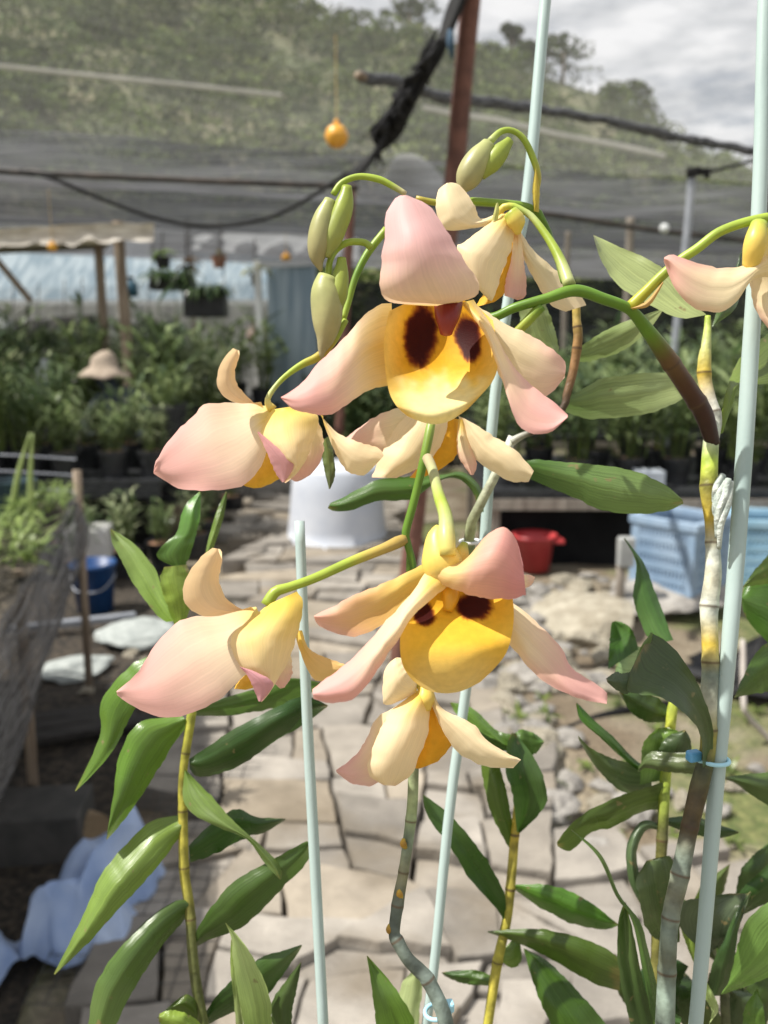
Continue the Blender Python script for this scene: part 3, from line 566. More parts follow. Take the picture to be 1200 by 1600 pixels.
leaf(C, '316,1604 290,1592 268,1582 246,1592', '320,1596 303,1560 285,1556 246,1590', [.418, .412, .41], curl=2, c=(DK, MD))
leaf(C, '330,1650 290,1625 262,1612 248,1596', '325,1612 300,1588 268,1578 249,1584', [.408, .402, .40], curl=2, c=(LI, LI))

# ---- leafy shoot in the middle
Dp = thing('orchid_plant', 'leafy shoot with a golden stem rising in front of the flagstones', 'orchid', tuple(G(765, 1600, 0)*.32))
stalk('cane', CANE, Dp, '800,1160,.47 804,1200,.47 809,1246,.47 805,1295,.468 798,1382,.466 791,1442,.465 777,1505,.464 762,1602,.462', [8, 9, 11, 14, 15, 15, 16, 15], [LIM, LIM, GOL, (.42, .36, .06), (.42, .36, .06), (.40, .36, .05), (.45, .38, .06), (.4, .36, .05)], n=200, nodes=[.33, .52, .78], extend=0)
leaf(Dp, '786,1438 777,1421 732,1372 704,1323 669,1277 661,1242', '791,1430 788,1396 767,1354 732,1305 695,1266 661,1241', [.464, .456, .450, .448], curl=[-2, -4, -2], tilt=[2, 3], c=((.05, .14, .015), (.06, .15, .02)))
leaf(Dp, '798,1330 770,1277 757,1230 752,1195 760,1180', '803,1318 798,1270 786,1215 776,1186 766,1180', [.468, .462, .460, .462], curl=3, c=((.04, .12, .014), MD))
leaf(Dp, '808,1300 800,1240 790,1205 792,1165 800,1145', '812,1302 846,1268 855,1240 838,1190 806,1146', [.466, .458, .455, .460], curl=[-4, -5, -2], tilt=[3, 4], c=((.07, .17, .025), (.05, .13, .02)))
leaf(Dp, '804,1390 847,1420 892,1442 941,1452 967,1446', '806,1382 850,1382 890,1392 930,1416 966,1444', [.464, .458, .454, .454], curl=[3, 4, 2], tilt=[-2, -3], c=((.08, .19, .02), (.06, .15, .02)))
leaf(Dp, '762,1457 817,1477 874,1506 930,1538 968,1548', '762,1455 836,1451 892,1461 940,1478 970,1500', [.462, .452, .446, .444], curl=[3, 4, 3], tilt=[-2, -4], c=((.03, .085, .013), (.04, .10, .016)), wav=1.6)
leaf(Dp, '818,1482 836,1544 862,1604 880,1640', '822,1483 858,1504 906,1552 955,1610 970,1640', [.458, .450, .446, .446], curl=[3, 4], tilt=2, c=((.045, .13, .013), (.06, .16, .02)))
leaf(Dp, '780,1500 800,1512 815,1500 812,1470', '778,1490 790,1480 800,1470 810,1466', [.466, .467, .468], curl=2, c=(LI, MD))
leaf(Dp, '764,1540 730,1538 700,1528 690,1520', '768,1525 745,1516 715,1516 692,1519', [.466, .470, .474], curl=2, c=(MD, (.03, .08, .014)))
leaf(Dp, '780,1160 745,1140 715,1118 703,1098', '800,1168 775,1142 740,1108 706,1097', [.472, .474, .478], curl=2, tilt=2, c=((.08, .2, .03), (.10, .22, .04)))
leaf(Dp, '800,1176 770,1170 740,1166 728,1150', '806,1150 790,1146 760,1138 730,1148', [.475, .478, .480], curl=2, c=(MD, MD))
leaf(Dp, '806,1176 830,1180 842,1172 850,1160', '800,1150 815,1140 835,1146 850,1158', [.474, .476, .478], curl=2, c=(MD, (.08, .18, .03)))

# ---- young shoots at the bottom
K = thing('orchid_shoot', 'young bright leaf blades pushing up beside the bent grey-green cane', 'orchid shoot', tuple(G(620, 1600, 0)*.35))
leaf(K, '600,1700 588,1604 581,1545 573,1494', '655,1700 648,1602 628,1560 605,1528 574,1493', [.40, .398, .396, .40], curl=[-2, -3, -1], tilt=[2, 2], c=((.13, .27, .02), (.10, .22, .02)))
leaf(K, '625,1700 622,1600 625,1545 650,1510', '650,1700 655,1590 660,1540 654,1510', [.45, .455, .46], curl=2, c=(PA, PA))
stalk('stem', CANE, K, '632,1690,.405 633,1760,.405', [10, 12], [LIM, GRN], n=5, extend=0)

# ---- dark leafy plants in the corner
E = thing('orchid_plant', 'dark stemmed orchid with holed, curling leaves behind the banded cane', 'orchid', tuple(G(1033, 1400, 0)*.34))
stalk('cane', CANE, E, '1054,1080,.452 1050,1112,.45 1044,1170,.448 1039,1225,.446 1036,1280,.444 1033,1337,.442 1028,1420,.44 1024,1600,.438', [10, 16, 16, 17, 17, 17, 18, 18], [LIM, (.5, .5, .06), LIM, (.10, .10, .03), (.16, .15, .03), (.18, .17, .04), (.16, .15, .04), GRN], n=160, nodes=[.2, .45], extend=0)
leaf(E, '1030,1005 1009,990 990,935 994,880 975,842', '1052,1000 1031,942 1018,910 1006,880 976,840', [.45, .456, .462, .468], curl=[3, 4, 2], c=((.05, .14, .02), (.03, .085, .014)))
leaf(E, '950,1046 952,1008 954,985 956,972', '998,1014 988,985 975,974 962,970', [.462, .466, .468], curl=[-3, -4, -2], tilt=2, c=((.06, .17, .02), (.08, .2, .03)))
leaf(E, '1040,1050 1010,1062 980,1078 960,1066', '1045,1030 1030,1020 1004,1010 965,1010', [.456, .460, .464], curl=2, c=(PA, (.2, .32, .14)))
leaf(E, '1040,1128 1010,1128 985,1112 968,1082', '1050,1110 1030,1092 1005,1082 970,1078', [.452, .448, .446], curl=3, c=(DK, (.03, .08, .02)))
leaf(E, '1000,1206 967,1180 935,1150 907,1125 900,1099', '1004,1196 985,1180 957,1150 930,1127 902,1098', [.450, .444, .440, .440], curl=[2, 3], tilt=[2, 3], c=((.05, .14, .015), (.07, .18, .02)))
leaf(E, '1020,1236 975,1238 937,1206 908,1163 903,1150', '1015,1205 980,1192 950,1182 922,1168 904,1150', [.452, .448, .446, .446], curl=2, tilt=-3, c=((.14, .22, .12), (.06, .15, .03)))
leaf(E, '1000,1226 1002,1190 1006,1160 1026,1138', '1040,1218 1066,1180 1070,1150 1042,1136', [.450, .444, .442, .446], curl=[-3, -4], c=((.12, .22, .06), (.15, .27, .05)))
leaf(E, '1030,1200 1030,1170 1045,1150 1070,1140', '1050,1205 1076,1185 1080,1160 1072,1142', [.440, .436, .436], curl=3, c=(GB, GB))
leaf(E, '996,1208 1010,1200 1040,1206 1090,1210', '998,1198 1015,1176 1050,1176 1092,1176', [.438, .430, .424], curl=2, c=(GB, (.07, .10, .05)))
leaf(E, '1040,1262 1000,1270 960,1292 925,1300 892,1330 871,1322', '1036,1222 990,1236 941,1255 915,1270 890,1290 870,1316', [.446, .440, .434, .430, .430], curl=[1, 1.5, 1], tilt=[-4, -3, -2], c=((.045, .10, .03), (.07, .16, .02)), wav=3.5)
leaf(E, '1044,1290 1080,1302 1120,1310 1154,1302', '1044,1278 1080,1274 1110,1284 1154,1299', [.446, .452, .458], curl=2, c=(DK, DK))
leaf(E, '1040,1302 1012,1296 995,1330 1000,1372 1008,1410', '1040,1292 1005,1282 980,1318 982,1372 1000,1412', [.444, .438, .434, .434], curl=[2, 3, 2], c=((.10, .15, .07), (.03, .07, .018)))
leaf(E, '1040,1476 1010,1452 1000,1410 994,1376 1010,1345', '1062,1472 1062,1430 1056,1380 1050,1340 1020,1342', [.442, .434, .430, .432], curl=[-3, -5, -3], tilt=2, c=((.03, .08, .025), (.05, .10, .05)))

Fp = thing('orchid_plant', 'broad-leaved orchid clump in the shade at the foot of the thick stake', 'orchid', tuple(G(1120, 1600, 0)*.34))
stalk('cane', CANE, Fp, '1128,1400,.455 1130,1500,.455 1134,1600,.455', [12, 14, 15], [DGR, DGR, DGR], n=12, extend=0)
leaf(Fp, '1062,1606 1024,1600 1006,1525 988,1440 962,1400 935,1340 892,1297', '1065,1590 1036,1566 1014,1490 1000,1440 968,1398 940,1336 893,1296', [.400, .395, .392, .392, .394], curl=[2, 4, 3, 1], tilt=[2, 2], c=((.06, .13, .03), (.13, .23, .05)))
leaf(Fp, '1010,1660 985,1600 966,1510 966,1440 976,1410', '1030,1660 1022,1600 1004,1530 990,1460 978,1410', [.405, .402, .40, .40], curl=[-2, -3], c=((.05, .11, .025), (.12, .2, .05)))
leaf(Fp, '1112,1488 1080,1470 1060,1440 1068,1410 1100,1402 1140,1396', '1118,1482 1140,1470 1158,1440 1168,1410 1170,1396', [.432, .426, .424, .428], curl=[-2, -3, -2], c=((.09, .13, .08), (.07, .11, .06)))
leaf(Fp, '1108,1556 1112,1510 1130,1470 1152,1420 1172,1392', '1124,1556 1140,1530 1150,1480 1156,1446 1174,1394', [.422, .418, .418, .424], curl=3, c=((.025, .06, .012), (.05, .10, .03)))
leaf(Fp, '1126,1552 1152,1480 1160,1450 1180,1425 1215,1400 1250,1390', '1128,1554 1170,1540 1205,1525 1240,1500 1270,1450 1262,1400', [.430, .424, .418, .416, .42], curl=[3, 4, 3], tilt=[2, 2], c=((.14, .26, .05), (.15, .27, .06)))
leaf(Fp, '1120,1460 1155,1395 1180,1370 1205,1346 1240,1320', '1140,1440 1180,1420 1205,1408 1240,1390 1265,1340', [.446, .446, .448, .452], curl=3, tilt=2, c=((.03, .08, .016), (.08, .16, .04)))
leaf(Fp, '1090,1530 1084,1506 1070,1470 1058,1432', '1102,1520 1094,1480 1078,1445 1060,1430', [.446, .444, .446], curl=2, c=(LI, LI))
leaf(Fp, '1060,1620 1078,1590 1098,1560 1108,1520', '1130,1625 1126,1590 1118,1560 1110,1520', [.45, .448, .45], curl=3, c=(DK, DK))
leaf(Fp, '1100,1640 1130,1600 1140,1560 1135,1546', '1180,1640 1200,1590 1180,1556 1140,1546', [.46, .458, .456], curl=3, c=((.03, .07, .02), GB))
leaf(Fp, '1164,1640 1160,1600 1166,1570 1182,1546', '1200,1640 1196,1600 1192,1570 1184,1546', [.43, .428, .43], curl=-2, c=((.10, .2, .03), (.12, .22, .04)))
leaf(Fp, '1000,1600 990,1560 1000,1520 1030,1480', '1060,1600 1050,1560 1046,1520 1034,1480', [.475, .474, .474], curl=3, c=(DK, (.03, .07, .02)))
leaf(Fp, '1108,1600 1112,1580 1100,1555 1098,1530', '1122,1582 1122,1570 1112,1548 1100,1528', [.405, .402, .402], curl=1, c=(PA, LI))
leaf(Fp, '1060,1500 1040,1500 1032,1540 1040,1600', '1076,1510 1062,1540 1060,1570 1064,1610', [.462, .46, .46], curl=2, c=(DK, DK))

for (a, b_, c_, w, dd) in ((1010, 1600, (960, 1490), 20, .50), (1090, 1620, (1050, 1500), 26, .49), (1150, 1640, (1215, 1500), 28, .49), (1120, 1500, (1062, 1400), 20, .51), (1150, 1420, (1210, 1310), 22, .51), (1170, 1560, (1120, 1470), 24, .50), (1080, 1440, (1140, 1350), 18, .515), (1190, 1640, (1160, 1540), 22, .47)):
    ex, ey = c_; mx_, my_ = (a+ex)/2, (b_+ey)/2; nx, ny = -(ey-b_), (ex-a); l_ = math.hypot(nx, ny); nx, ny = nx/l_*w, ny/l_*w
    leaf(Fp, '%f,%f %f,%f %f,%f' % (a-nx*.2, b_-ny*.2, mx_-nx, my_-ny, ex, ey), '%f,%f %f,%f %f,%f' % (a+nx*.2, b_+ny*.2, mx_+nx, my_+ny, ex+1, ey), [dd, dd-.008, dd], curl=3, tilt=2, c=(DK, (.05, .10, .02)))
Gp = thing('orchid_plant', 'large glossy leaves leaning in beside the thick stake, above the dark bench opening', 'orchid', tuple(G(1240, 1400, 0)*.4))
stalk('cane', CANE, Gp, '1262,800,.47 1262,1000,.47 1260,1300,.47 1256,1600,.47', [12, 14, 16, 16], [LIM, GRN, GRN, GRN], n=14, extend=0)
leaf(Gp, '1262,900 1200,912 1178,915 1160,918', '1262,850 1215,858 1185,884 1161,916', [.46, .45, .444], curl=2, tilt=-2, c=(MD, (.05, .12, .02)))
leaf(Gp, '1262,960 1225,1010 1196,1000 1166,965 1158,938', '1262,860 1225,880 1190,895 1170,905 1159,930', [.478, .476, .474, .474], curl=3, c=((.06, .17, .02), (.05, .14, .018)))
leaf(Gp, '1262,1080 1215,1080 1180,1084 1147,1090', '1262,980 1215,996 1180,1022 1148,1087', [.456, .444, .438], curl=3, tilt=-2, c=(MD, (.04, .10, .02)))
leaf(Gp, '1262,1250 1215,1262 1180,1246 1150,1225 1133,1218', '1262,1200 1215,1205 1180,1208 1150,1212 1133,1214', [.46, .452, .448, .448], curl=[3, 4, 2], c=((.03, .09, .02), (.035, .09, .025)))

# ---- stakes and ties
ROD = simple('stake_plastic', (.26, .36, .345), (.42, .525, .505), 22, .42, .12, stretch=(1, 1, .22), p0=.25, p1=.5, detail=9)
def stake(pts, width, label, ext=0.0):
    o = stalk('plant_stake', ROD, None, pts, width, [(1, 1, 1)]*2, n=24, sides=18, extend=ext)
    return tag(o, label, 'plant stake', 'green plastic plant stakes')
stake('1203,-120,.362 1195,0,.362 1187,300,.362 1172,560,.362 1160,750,.361 1140,1000,.360 1122,1190,.360 1105,1400,.359 1087,1602,.358', [22, 22, 23, 26, 26, 25, 25, 23, 22], 'thick pale green stake bearing the blue zip tie, crossed by the banded cane')
stake('866,-120,.432 852,0,.432 825,300,.430 800,430,.430 770,650,.428 757,850,.427 728,1080,.425 703,1260,.423 679,1505,.421 666,1602,.42', [18, 18, 18, 17, 17, 17, 16, 16, 15, 15], 'pale green stake passing behind the two face-on blooms')
stake('468,814,.405 479,1100,.402 492,1350,.40 505,1602,.398', [16, 16.5, 17, 17], 'short pale green stake with its cut top under the arching flower stalk')
TIE = simple('tie_blue', (.10, .33, .62), (.13, .40, .68), 20, .35)
TIEC = simple('tie_pale', (.35, .66, .80), (.42, .72, .84), 20, .3)
def ring(cx, cy, d, rx, ry, th, n=30, tiltz=0.0, rot=0):
    c = P(cx, cy, d); pts = []
    for i in range(n+1):
        a = 2*math.pi*i/n
        pts.append(c+Vector((math.cos(a)*rx, math.sin(a)*ry, math.cos(a)*tiltz)))
    mb = MB(); mb.tube(pts, th, 8, cap=False); return mb
t = tag(ring(1112, 1186, .359, .0068, .0052, .0009, tiltz=-.0006).build('cable_tie', TIEC, smooth=True), 'pale blue zip tie holding the banded cane to the thick stake', 'cable tie')
mb = MB(); mb.box(P(1084, 1181, .354), (.0055, .004, .0042), .3); bevel(mb.build('tie_head', TIE, t), .0008)
t = tag(ring(684, 1580, .350, .0050, .0045, .0009, tiltz=.0008).build('cable_tie', TIEC, smooth=True), 'translucent blue tie low on the bent grey-green cane', 'cable tie')
mb = MB(); mb.box(P(701, 1572, .347), (.004, .004, .004), .2); bevel(mb.build('tie_head', TIEC, t), .0008)
t = tag(ring(735, 846, .424, .0048, .0042, .0008).build('cable_tie', simple('tie_white', (.7, .72, .74), (.76, .78, .8), 20, .35), smooth=True), 'white clip round the stake just above the lower face-on bloom', 'cable tie')
# aerial roots and moss wad wedged between cane and stake
ROOT = simple('root', (.34, .40, .36), (.60, .64, .58), 200, .7, .3)
for s in ('1134,752,.357 1122,775,.356 1118,800,.356 1126,815,.358', '1138,748,.356 1132,775,.355 1122,800,.355 1120,840,.357', '1142,752,.357 1136,790,.355 1126,820,.355 1124,858,.357', '1130,742,.358 1120,760,.357 1115,785,.358'):
    mb = MB(); mb.tube([P(*p) for p in px(s)], [.0013, .0015, .0014, .0008], 8, smooth=18); mb.build('aerial_root', ROOT, A, smooth=True)
# ================================================================== THE GROUND AND THE PATH
def fbm(x, y, z=0.0, o=4):
    v = 0; a = .5; f = 1
    for _ in range(o): v += a*noise.noise(Vector((x*f, y*f, z))); a *= .5; f *= 2.1
    return v
def gh(x, y):
    h = .018*fbm(x*1.7, y*1.7, 3.3)+.010*fbm(x*7, y*7, 9)
    h += .06*math.exp(-((x-1.15)/.55)**2-((y-4.35)/.40)**2)       # the stony hump in front of the bench
    h += .05*math.exp(-((x-.62)/.30)**2-((y-3.0)/.5)**2)
    return h*min(1, 30/max(1, abs(x)+y))
def build_ground():
    xs = [-300, -150, -80, -40, -20, -12, -8, -6]+[-4.5+.12*i for i in range(76)]+[5, 6.5, 8, 12, 20, 40, 80, 150, 300]
    ys = [-300, -100, -40, -15, -6, -2, 0]+[.4+.09*i for i in range(70)]+[6.9, 7.4, 8, 9, 10, 12, 14, 18, 25, 40, 80, 150, 300, 600]
    V = [(x, y, gh(x, y) if (-5 < x < 5.2 and 0 < y < 9) else 0) for y in ys for x in xs]
    nx = len(xs); Fc = [(j*nx+i, j*nx+i+1, (j+1)*nx+i+1, (j+1)*nx+i) for j in range(len(ys)-1) for i in range(nx-1)]
    m, n, l, b, o = nmat('dirt')
    q = noise_node(n, l, 2.2, 6); r = ramp2(n, l, q.outputs['Fac'], (.15, .115, .075), (.27, .235, .17), .38, .62)
    q2 = noise_node(n, l, 1.35, 5); mr = n.new('ShaderNodeMapRange'); mr.inputs['From Min'].default_value = .50; mr.inputs['From Max'].default_value = .60
    l.new(q2.outputs['Fac'], mr.inputs[0])
    q3 = noise_node(n, l, 26, 5); moss = ramp2(n, l, q3.outputs['Fac'], (.065, .09, .022), (.16, .165, .06))
    k = n.new('ShaderNodeMix'); k.data_type = 'RGBA'; l.new(mr.outputs[0], k.inputs['Factor']); l.new(r.outputs[0], k.inputs['A']); l.new(moss.outputs[0], k.inputs['B'])
    q4 = noise_node(n, l, 55, 4); mr4 = n.new('ShaderNodeMapRange'); mr4.inputs['From Min'].default_value = .3; mr4.inputs['From Max'].default_value = .7; mr4.inputs['To Min'].default_value = .72; mr4.inputs['To Max'].default_value = 1.25
    l.new(q4.outputs['Fac'], mr4.inputs[0])
    vm = n.new('ShaderNodeVectorMath'); vm.operation = 'SCALE'; l.new(k.outputs['Result'], vm.inputs[0]); l.new(mr4.outputs[0], vm.inputs['Scale'])
    l.new(vm.outputs[0], b.inputs['Base Color']); b.inputs['Roughness'].default_value = .9
    bp = n.new('ShaderNodeBump'); bp.inputs['Strength'].default_value = .7; bp.inputs['Distance'].default_value = .02
    l.new(q4.outputs['Fac'], bp.inputs['Height']); l.new(bp.outputs[0], b.inputs['Normal'])
    kind(mesh_obj('ground', V, Fc, m, origin=(0, 0, 0)), 'structure')
build_ground()
def px_left(Y): return samp([-.66, -.70, -.74, -.80, -1.0, -1.25, -1.5, -1.6], (Y-1.2)/7)
def px_right(Y): return .85 if Y < 2.1 else (samp([.55, .34, .28, .22, .12, .08, .08], (Y-2.1)/5.9))
def slab(mb, outline, z0, z1, col, tilt=(0, 0)):
    c = sum((Vector((x, y, 0)) for x, y in outline), Vector())/len(outline); N = len(outline); V = []
    for f, z in ((1.0, z0), (1.0, z1-.008), (.992, z1-.002), (.975, z1)):
        for x, y in outline:
            p = c+(Vector((x, y, 0))-c)*f; V.append((p.x, p.y, z+tilt[0]*(p.x-c.x)+tilt[1]*(p.y-c.y)))
    for f in (.6, .25):
        for x, y in outline:
            p = c+(Vector((x, y, 0))-c)*f; V.append((p.x, p.y, z1+.004*fbm(p.x*8, p.y*8, 2)+tilt[0]*(p.x-c.x)+tilt[1]*(p.y-c.y)))
    Fc = []
    for k in range(5):
        for i in range(N): Fc.append((k*N+i, k*N+(i+1) % N, (k+1)*N+(i+1) % N, (k+1)*N+i))
    Fc.append(tuple(range(5*N, 6*N))); mb.add(V, Fc, col)
def build_path():
    """irregular split slabs: cells of scattered centres, drawn out across the path, with open joints of uneven width"""
    rnd = random.Random(11); mb = MB(); AX = 1.5; seeds = []
    for _ in range(9000):
        x, y = rnd.uniform(-2.2, 1.3), rnd.uniform(1.0, 8.4); r = .62+.2*fbm(x, y, 3)
        if all(((x-a)/AX)**2+(y-b)**2 > (min(r, q))**2*1.0 for a, b, q in seeds): seeds.append((x, y, r))
    for x, y, r in seeds:
        poly = [(x-1.5, y-1.2), (x+1.5, y-1.2), (x+1.5, y+1.2), (x-1.5, y+1.2)]
        for a, b, q in seeds:
            if (a, b) == (x, y) or abs(a-x) > 3 or abs(b-y) > 2.4: continue
            nx, ny = (a-x)/AX**2, (b-y); c = ((a*a-x*x)/AX**2+(b*b-y*y))/2; out = []
            for k in range(len(poly)):
                p, r_ = poly[k], poly[(k+1) % len(poly)]; dp = nx*p[0]+ny*p[1]-c; dr = nx*r_[0]+ny*r_[1]-c
                if dp <= 0: out.append(p)
                if dp*dr < 0: u = dp/(dp-dr); out.append((lerp(p[0], r_[0], u), lerp(p[1], r_[1], u)))
            poly = out
            if not poly: break
        if len(poly) < 3: continue
        todo = [poly]; cells = []
        while todo:                                          # big slabs broken again and again by straight cracks
            q = todo.pop(); ar = abs(sum(q[k][0]*q[(k+1) % len(q)][1]-q[(k+1) % len(q)][0]*q[k][1] for k in range(len(q))))/2
            if ar < rnd.choice((.022, .045, .08, .12)): cells.append(q); continue
            w_ = max(p[0] for p in q)-min(p[0] for p in q); h_ = (max(p[1] for p in q)-min(p[1] for p in q))*1.25
            an = (math.pi/2 if w_ > h_*1.05 else 0)+rnd.gauss(0, .22); nx, ny = -math.sin(an), math.cos(an)
            mx_, my_ = sum(p[0] for p in q)/len(q)+rnd.gauss(0, .12)*w_, sum(p[1] for p in q)/len(q)+rnd.gauss(0, .12)*h_; c = nx*mx_+ny*my_
            for sg in (1, -1):
                out = []
                for k in range(len(q)):
                    p, r_ = q[k], q[(k+1) % len(q)]; dp = (nx*p[0]+ny*p[1]-c)*sg; dr = (nx*r_[0]+ny*r_[1]-c)*sg
                    if dp <= 0: out.append(p)
                    if dp*dr < 0: u = dp/(dp-dr); out.append((lerp(p[0], r_[0], u), lerp(p[1], r_[1], u)))
                if len(out) > 2: todo.append(out)
        for poly in cells:
            xm = sum(p[0] for p in poly)/len(poly); ym = sum(p[1] for p in poly)/len(poly)
            if not px_left(ym)+.06 < xm < px_right(ym)+.04 or ym < 1.1: continue
            g = rnd.choice((.93, .955, .97, .985)); cx = sum(p[0] for p in poly)/len(poly); cy = sum(p[1] for p in poly)/len(poly); pts = []
            poly = [(cx+(a-cx)*g, cy+(b-cy)*g) for a, b in poly]
            for k in range(len(poly)):
                p, q = poly[k], poly[(k+1) % len(poly)]; L_ = math.hypot(q[0]-p[0], q[1]-p[1]); m_ = max(1, int(L_/.045))
                for h in range(m_):
                    u = h/m_; vx, vy = lerp(p[0], q[0], u), lerp(p[1], q[1], u); w = .013 if h else .006
                    if h == 0: vx, vy = lerp(vx, cx, .015), lerp(vy, cy, .015)
                    pts.append((vx+w*fbm(vx*11, vy*11, x)*2, vy+w*fbm(vx*11, vy*11, y+5)*2))
            t = rnd.random(); col = mixc(mixc((.205, .187, .163), (.33, .302, .265), t), (.32, .26, .18), rnd.random()*.6*(rnd.random() < .3))
            slab(mb, pts, -.05, rnd.uniform(.055, .10), col, (rnd.uniform(-.03, .03), rnd.uniform(-.03, .03)))
    m = attr_mat('flagstone', rough=.85, trans=0, nscale=7, namt=.26, bump=.0, spec=.25)
    n, l = m.node_tree.nodes, m.node_tree.links; b = n['Principled BSDF']
    q = noise_node(n, l, 11, 10, 'Object', (1, 2.2, 1)); q.inputs['Roughness'].default_value = .62; bp = n.new('ShaderNodeBump'); bp.inputs['Strength'].default_value = .8; bp.inputs['Distance'].default_value = .022
    l.new(q.outputs['Fac'], bp.inputs['Height']); l.new(bp.outputs[0], b.inputs['Normal'])
    q5 = noise_node(n, l, 90, 6); b5 = n.new('ShaderNodeBump'); b5.inputs['Strength'].default_value = .35; b5.inputs['Distance'].default_value = .004
    l.new(q5.outputs['Fac'], b5.inputs['Height']); l.new(bp.outputs[0], b5.inputs['Normal']); l.new(b5.outputs[0], b.inputs['Normal'])
    src = b.inputs['Base Color'].links[0].from_socket; q6 = noise_node(n, l, 3.1, 7); mr6 = n.new('ShaderNodeMapRange'); mr6.inputs['From Min'].default_value = .52; mr6.inputs['From Max'].default_value = .68; mr6.inputs['To Max'].default_value = .75
    l.new(q6.outputs['Fac'], mr6.inputs[0]); k6 = n.new('ShaderNodeMix'); k6.data_type = 'RGBA'; l.new(mr6.outputs[0], k6.inputs['Factor']); l.new(src, k6.inputs['A']); k6.inputs['B'].default_value = (.17, .14, .10, 1)
    l.new(k6.outputs['Result'], b.inputs['Base Color'])
    kind(mb.build('stone_path', m, cols=True, smooth=False, origin=(0, 0, 0)), 'structure')
build_path()
# dark mulch and shaded soil at the left under and beside the beds
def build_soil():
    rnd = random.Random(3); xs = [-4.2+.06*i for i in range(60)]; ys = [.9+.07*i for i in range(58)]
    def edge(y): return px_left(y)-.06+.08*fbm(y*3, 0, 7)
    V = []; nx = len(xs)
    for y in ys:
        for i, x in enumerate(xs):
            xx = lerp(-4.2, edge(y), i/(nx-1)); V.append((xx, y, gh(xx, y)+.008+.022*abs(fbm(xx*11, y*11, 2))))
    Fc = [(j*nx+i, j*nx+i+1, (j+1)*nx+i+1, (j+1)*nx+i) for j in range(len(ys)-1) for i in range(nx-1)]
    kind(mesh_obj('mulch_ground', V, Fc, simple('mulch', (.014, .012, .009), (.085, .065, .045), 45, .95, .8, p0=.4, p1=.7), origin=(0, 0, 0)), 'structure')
build_soil()

# ------------------------------------------------------------------ stones
ROCK = simple('rock', (.24, .21, .155), (.40, .365, .29), 9, .9, .7, bscale=24)
ROCKG = simple('rock_grey', (.22, .205, .185), (.36, .34, .31), 7, .85, .6, bscale=20)
def rock_mesh(name, sd, flat=.6, mat=ROCK, sub=3):
    bm = bmesh.new(); bmesh.ops.create_icosphere(bm, subdivisions=sub, radius=.5)
    for v in bm.verts:
        p = v.co.copy(); r = 1+.38*noise.noise(p*1.9+Vector((sd, 0, 0)))+.16*noise.noise(p*5+Vector((0, sd, 0)))
        for k in range(5):                                    # a few split faces
            nrm = Vector((math.sin(sd*3+k*2.1), math.cos(sd*1.7+k*1.3), math.sin(k*2.7+sd))).normalized()
            dd = p.dot(nrm); lim = .36+.05*math.sin(sd+k)
            if dd > lim: p -= nrm*(dd-lim)
        v.co = Vector((p.x*r, p.y*r*.85, p.z*r*flat))
    me = bpy.data.meshes.new(name); bm.to_mesh(me); bm.free(); me.materials.append(mat)
    me.polygons.foreach_set('use_smooth', [False]*len(me.polygons)); return me
rocks = [rock_mesh('rock', 1.3+i*2.17, .5+.1*(i % 3), ROCK if i % 2 else ROCKG) for i in range(6)]
def rock(x, y, s, label, group=None, k=None, rz=None, z=0):
    rnd = random.Random(int(x*1000)+int(y*777)); o = bpy.data.objects.new('rock', rocks[(k if k is not None else rnd.randrange(6))]); COL.objects.link(o)
    o.scale = (s, s*rnd.uniform(.8, 1.15), s*rnd.uniform(.75, 1.1)); o.location = (x, y, gh(x, y)+s*.12+z); o.rotation_euler = (rnd.uniform(-.2, .2), rnd.uniform(-.2, .2), rz if rz is not None else rnd.uniform(0, 6.3))
    return tag(o, label, 'rock', group)
for (a, b, s, lab, k) in ((925, 975, .62, 'broad flat tan boulder in front of the dark bench opening', 1), (790, 1110, .16, 'pale rounded stone topping the rubble beside the lower bloom', 3),
                          (860, 1265, .20, 'pale angular block with a dark shaded side beside the path', 2), (925, 1345, .21, 'squat split stone under the holed leaf', 4), (830, 1295, .17, 'grey block at the path edge behind the golden stem', 0),
                          (955, 1270, .13, 'small mossy stone behind the curling leaf', 5)):
    g = G(a, b, .03); o = rock(g.x, g.y, s, lab, None, k)
    if s > .5: o.scale.z *= .55; o.location.z -= .05
rnd = random.Random(21)
for i in range(250):
    a = rnd.gauss(805, 42); b = rnd.uniform(1045, 1215)
    if i > 110: a = rnd.uniform(740, 1010); b = rnd.uniform(900, 1085)
    if i > 225: a = rnd.uniform(820, 1190); b = rnd.uniform(1180, 1330)
    g = G(a, b, .03); rock(g.x, g.y, rnd.choice((.03, .04, .05, .06, .08, .10, .13))*rnd.uniform(.8, 1.2)*(1.35 if 110 < i <= 225 else 1), 'small tan stone in the rubble beside the path', 'rubble stones beside the path')

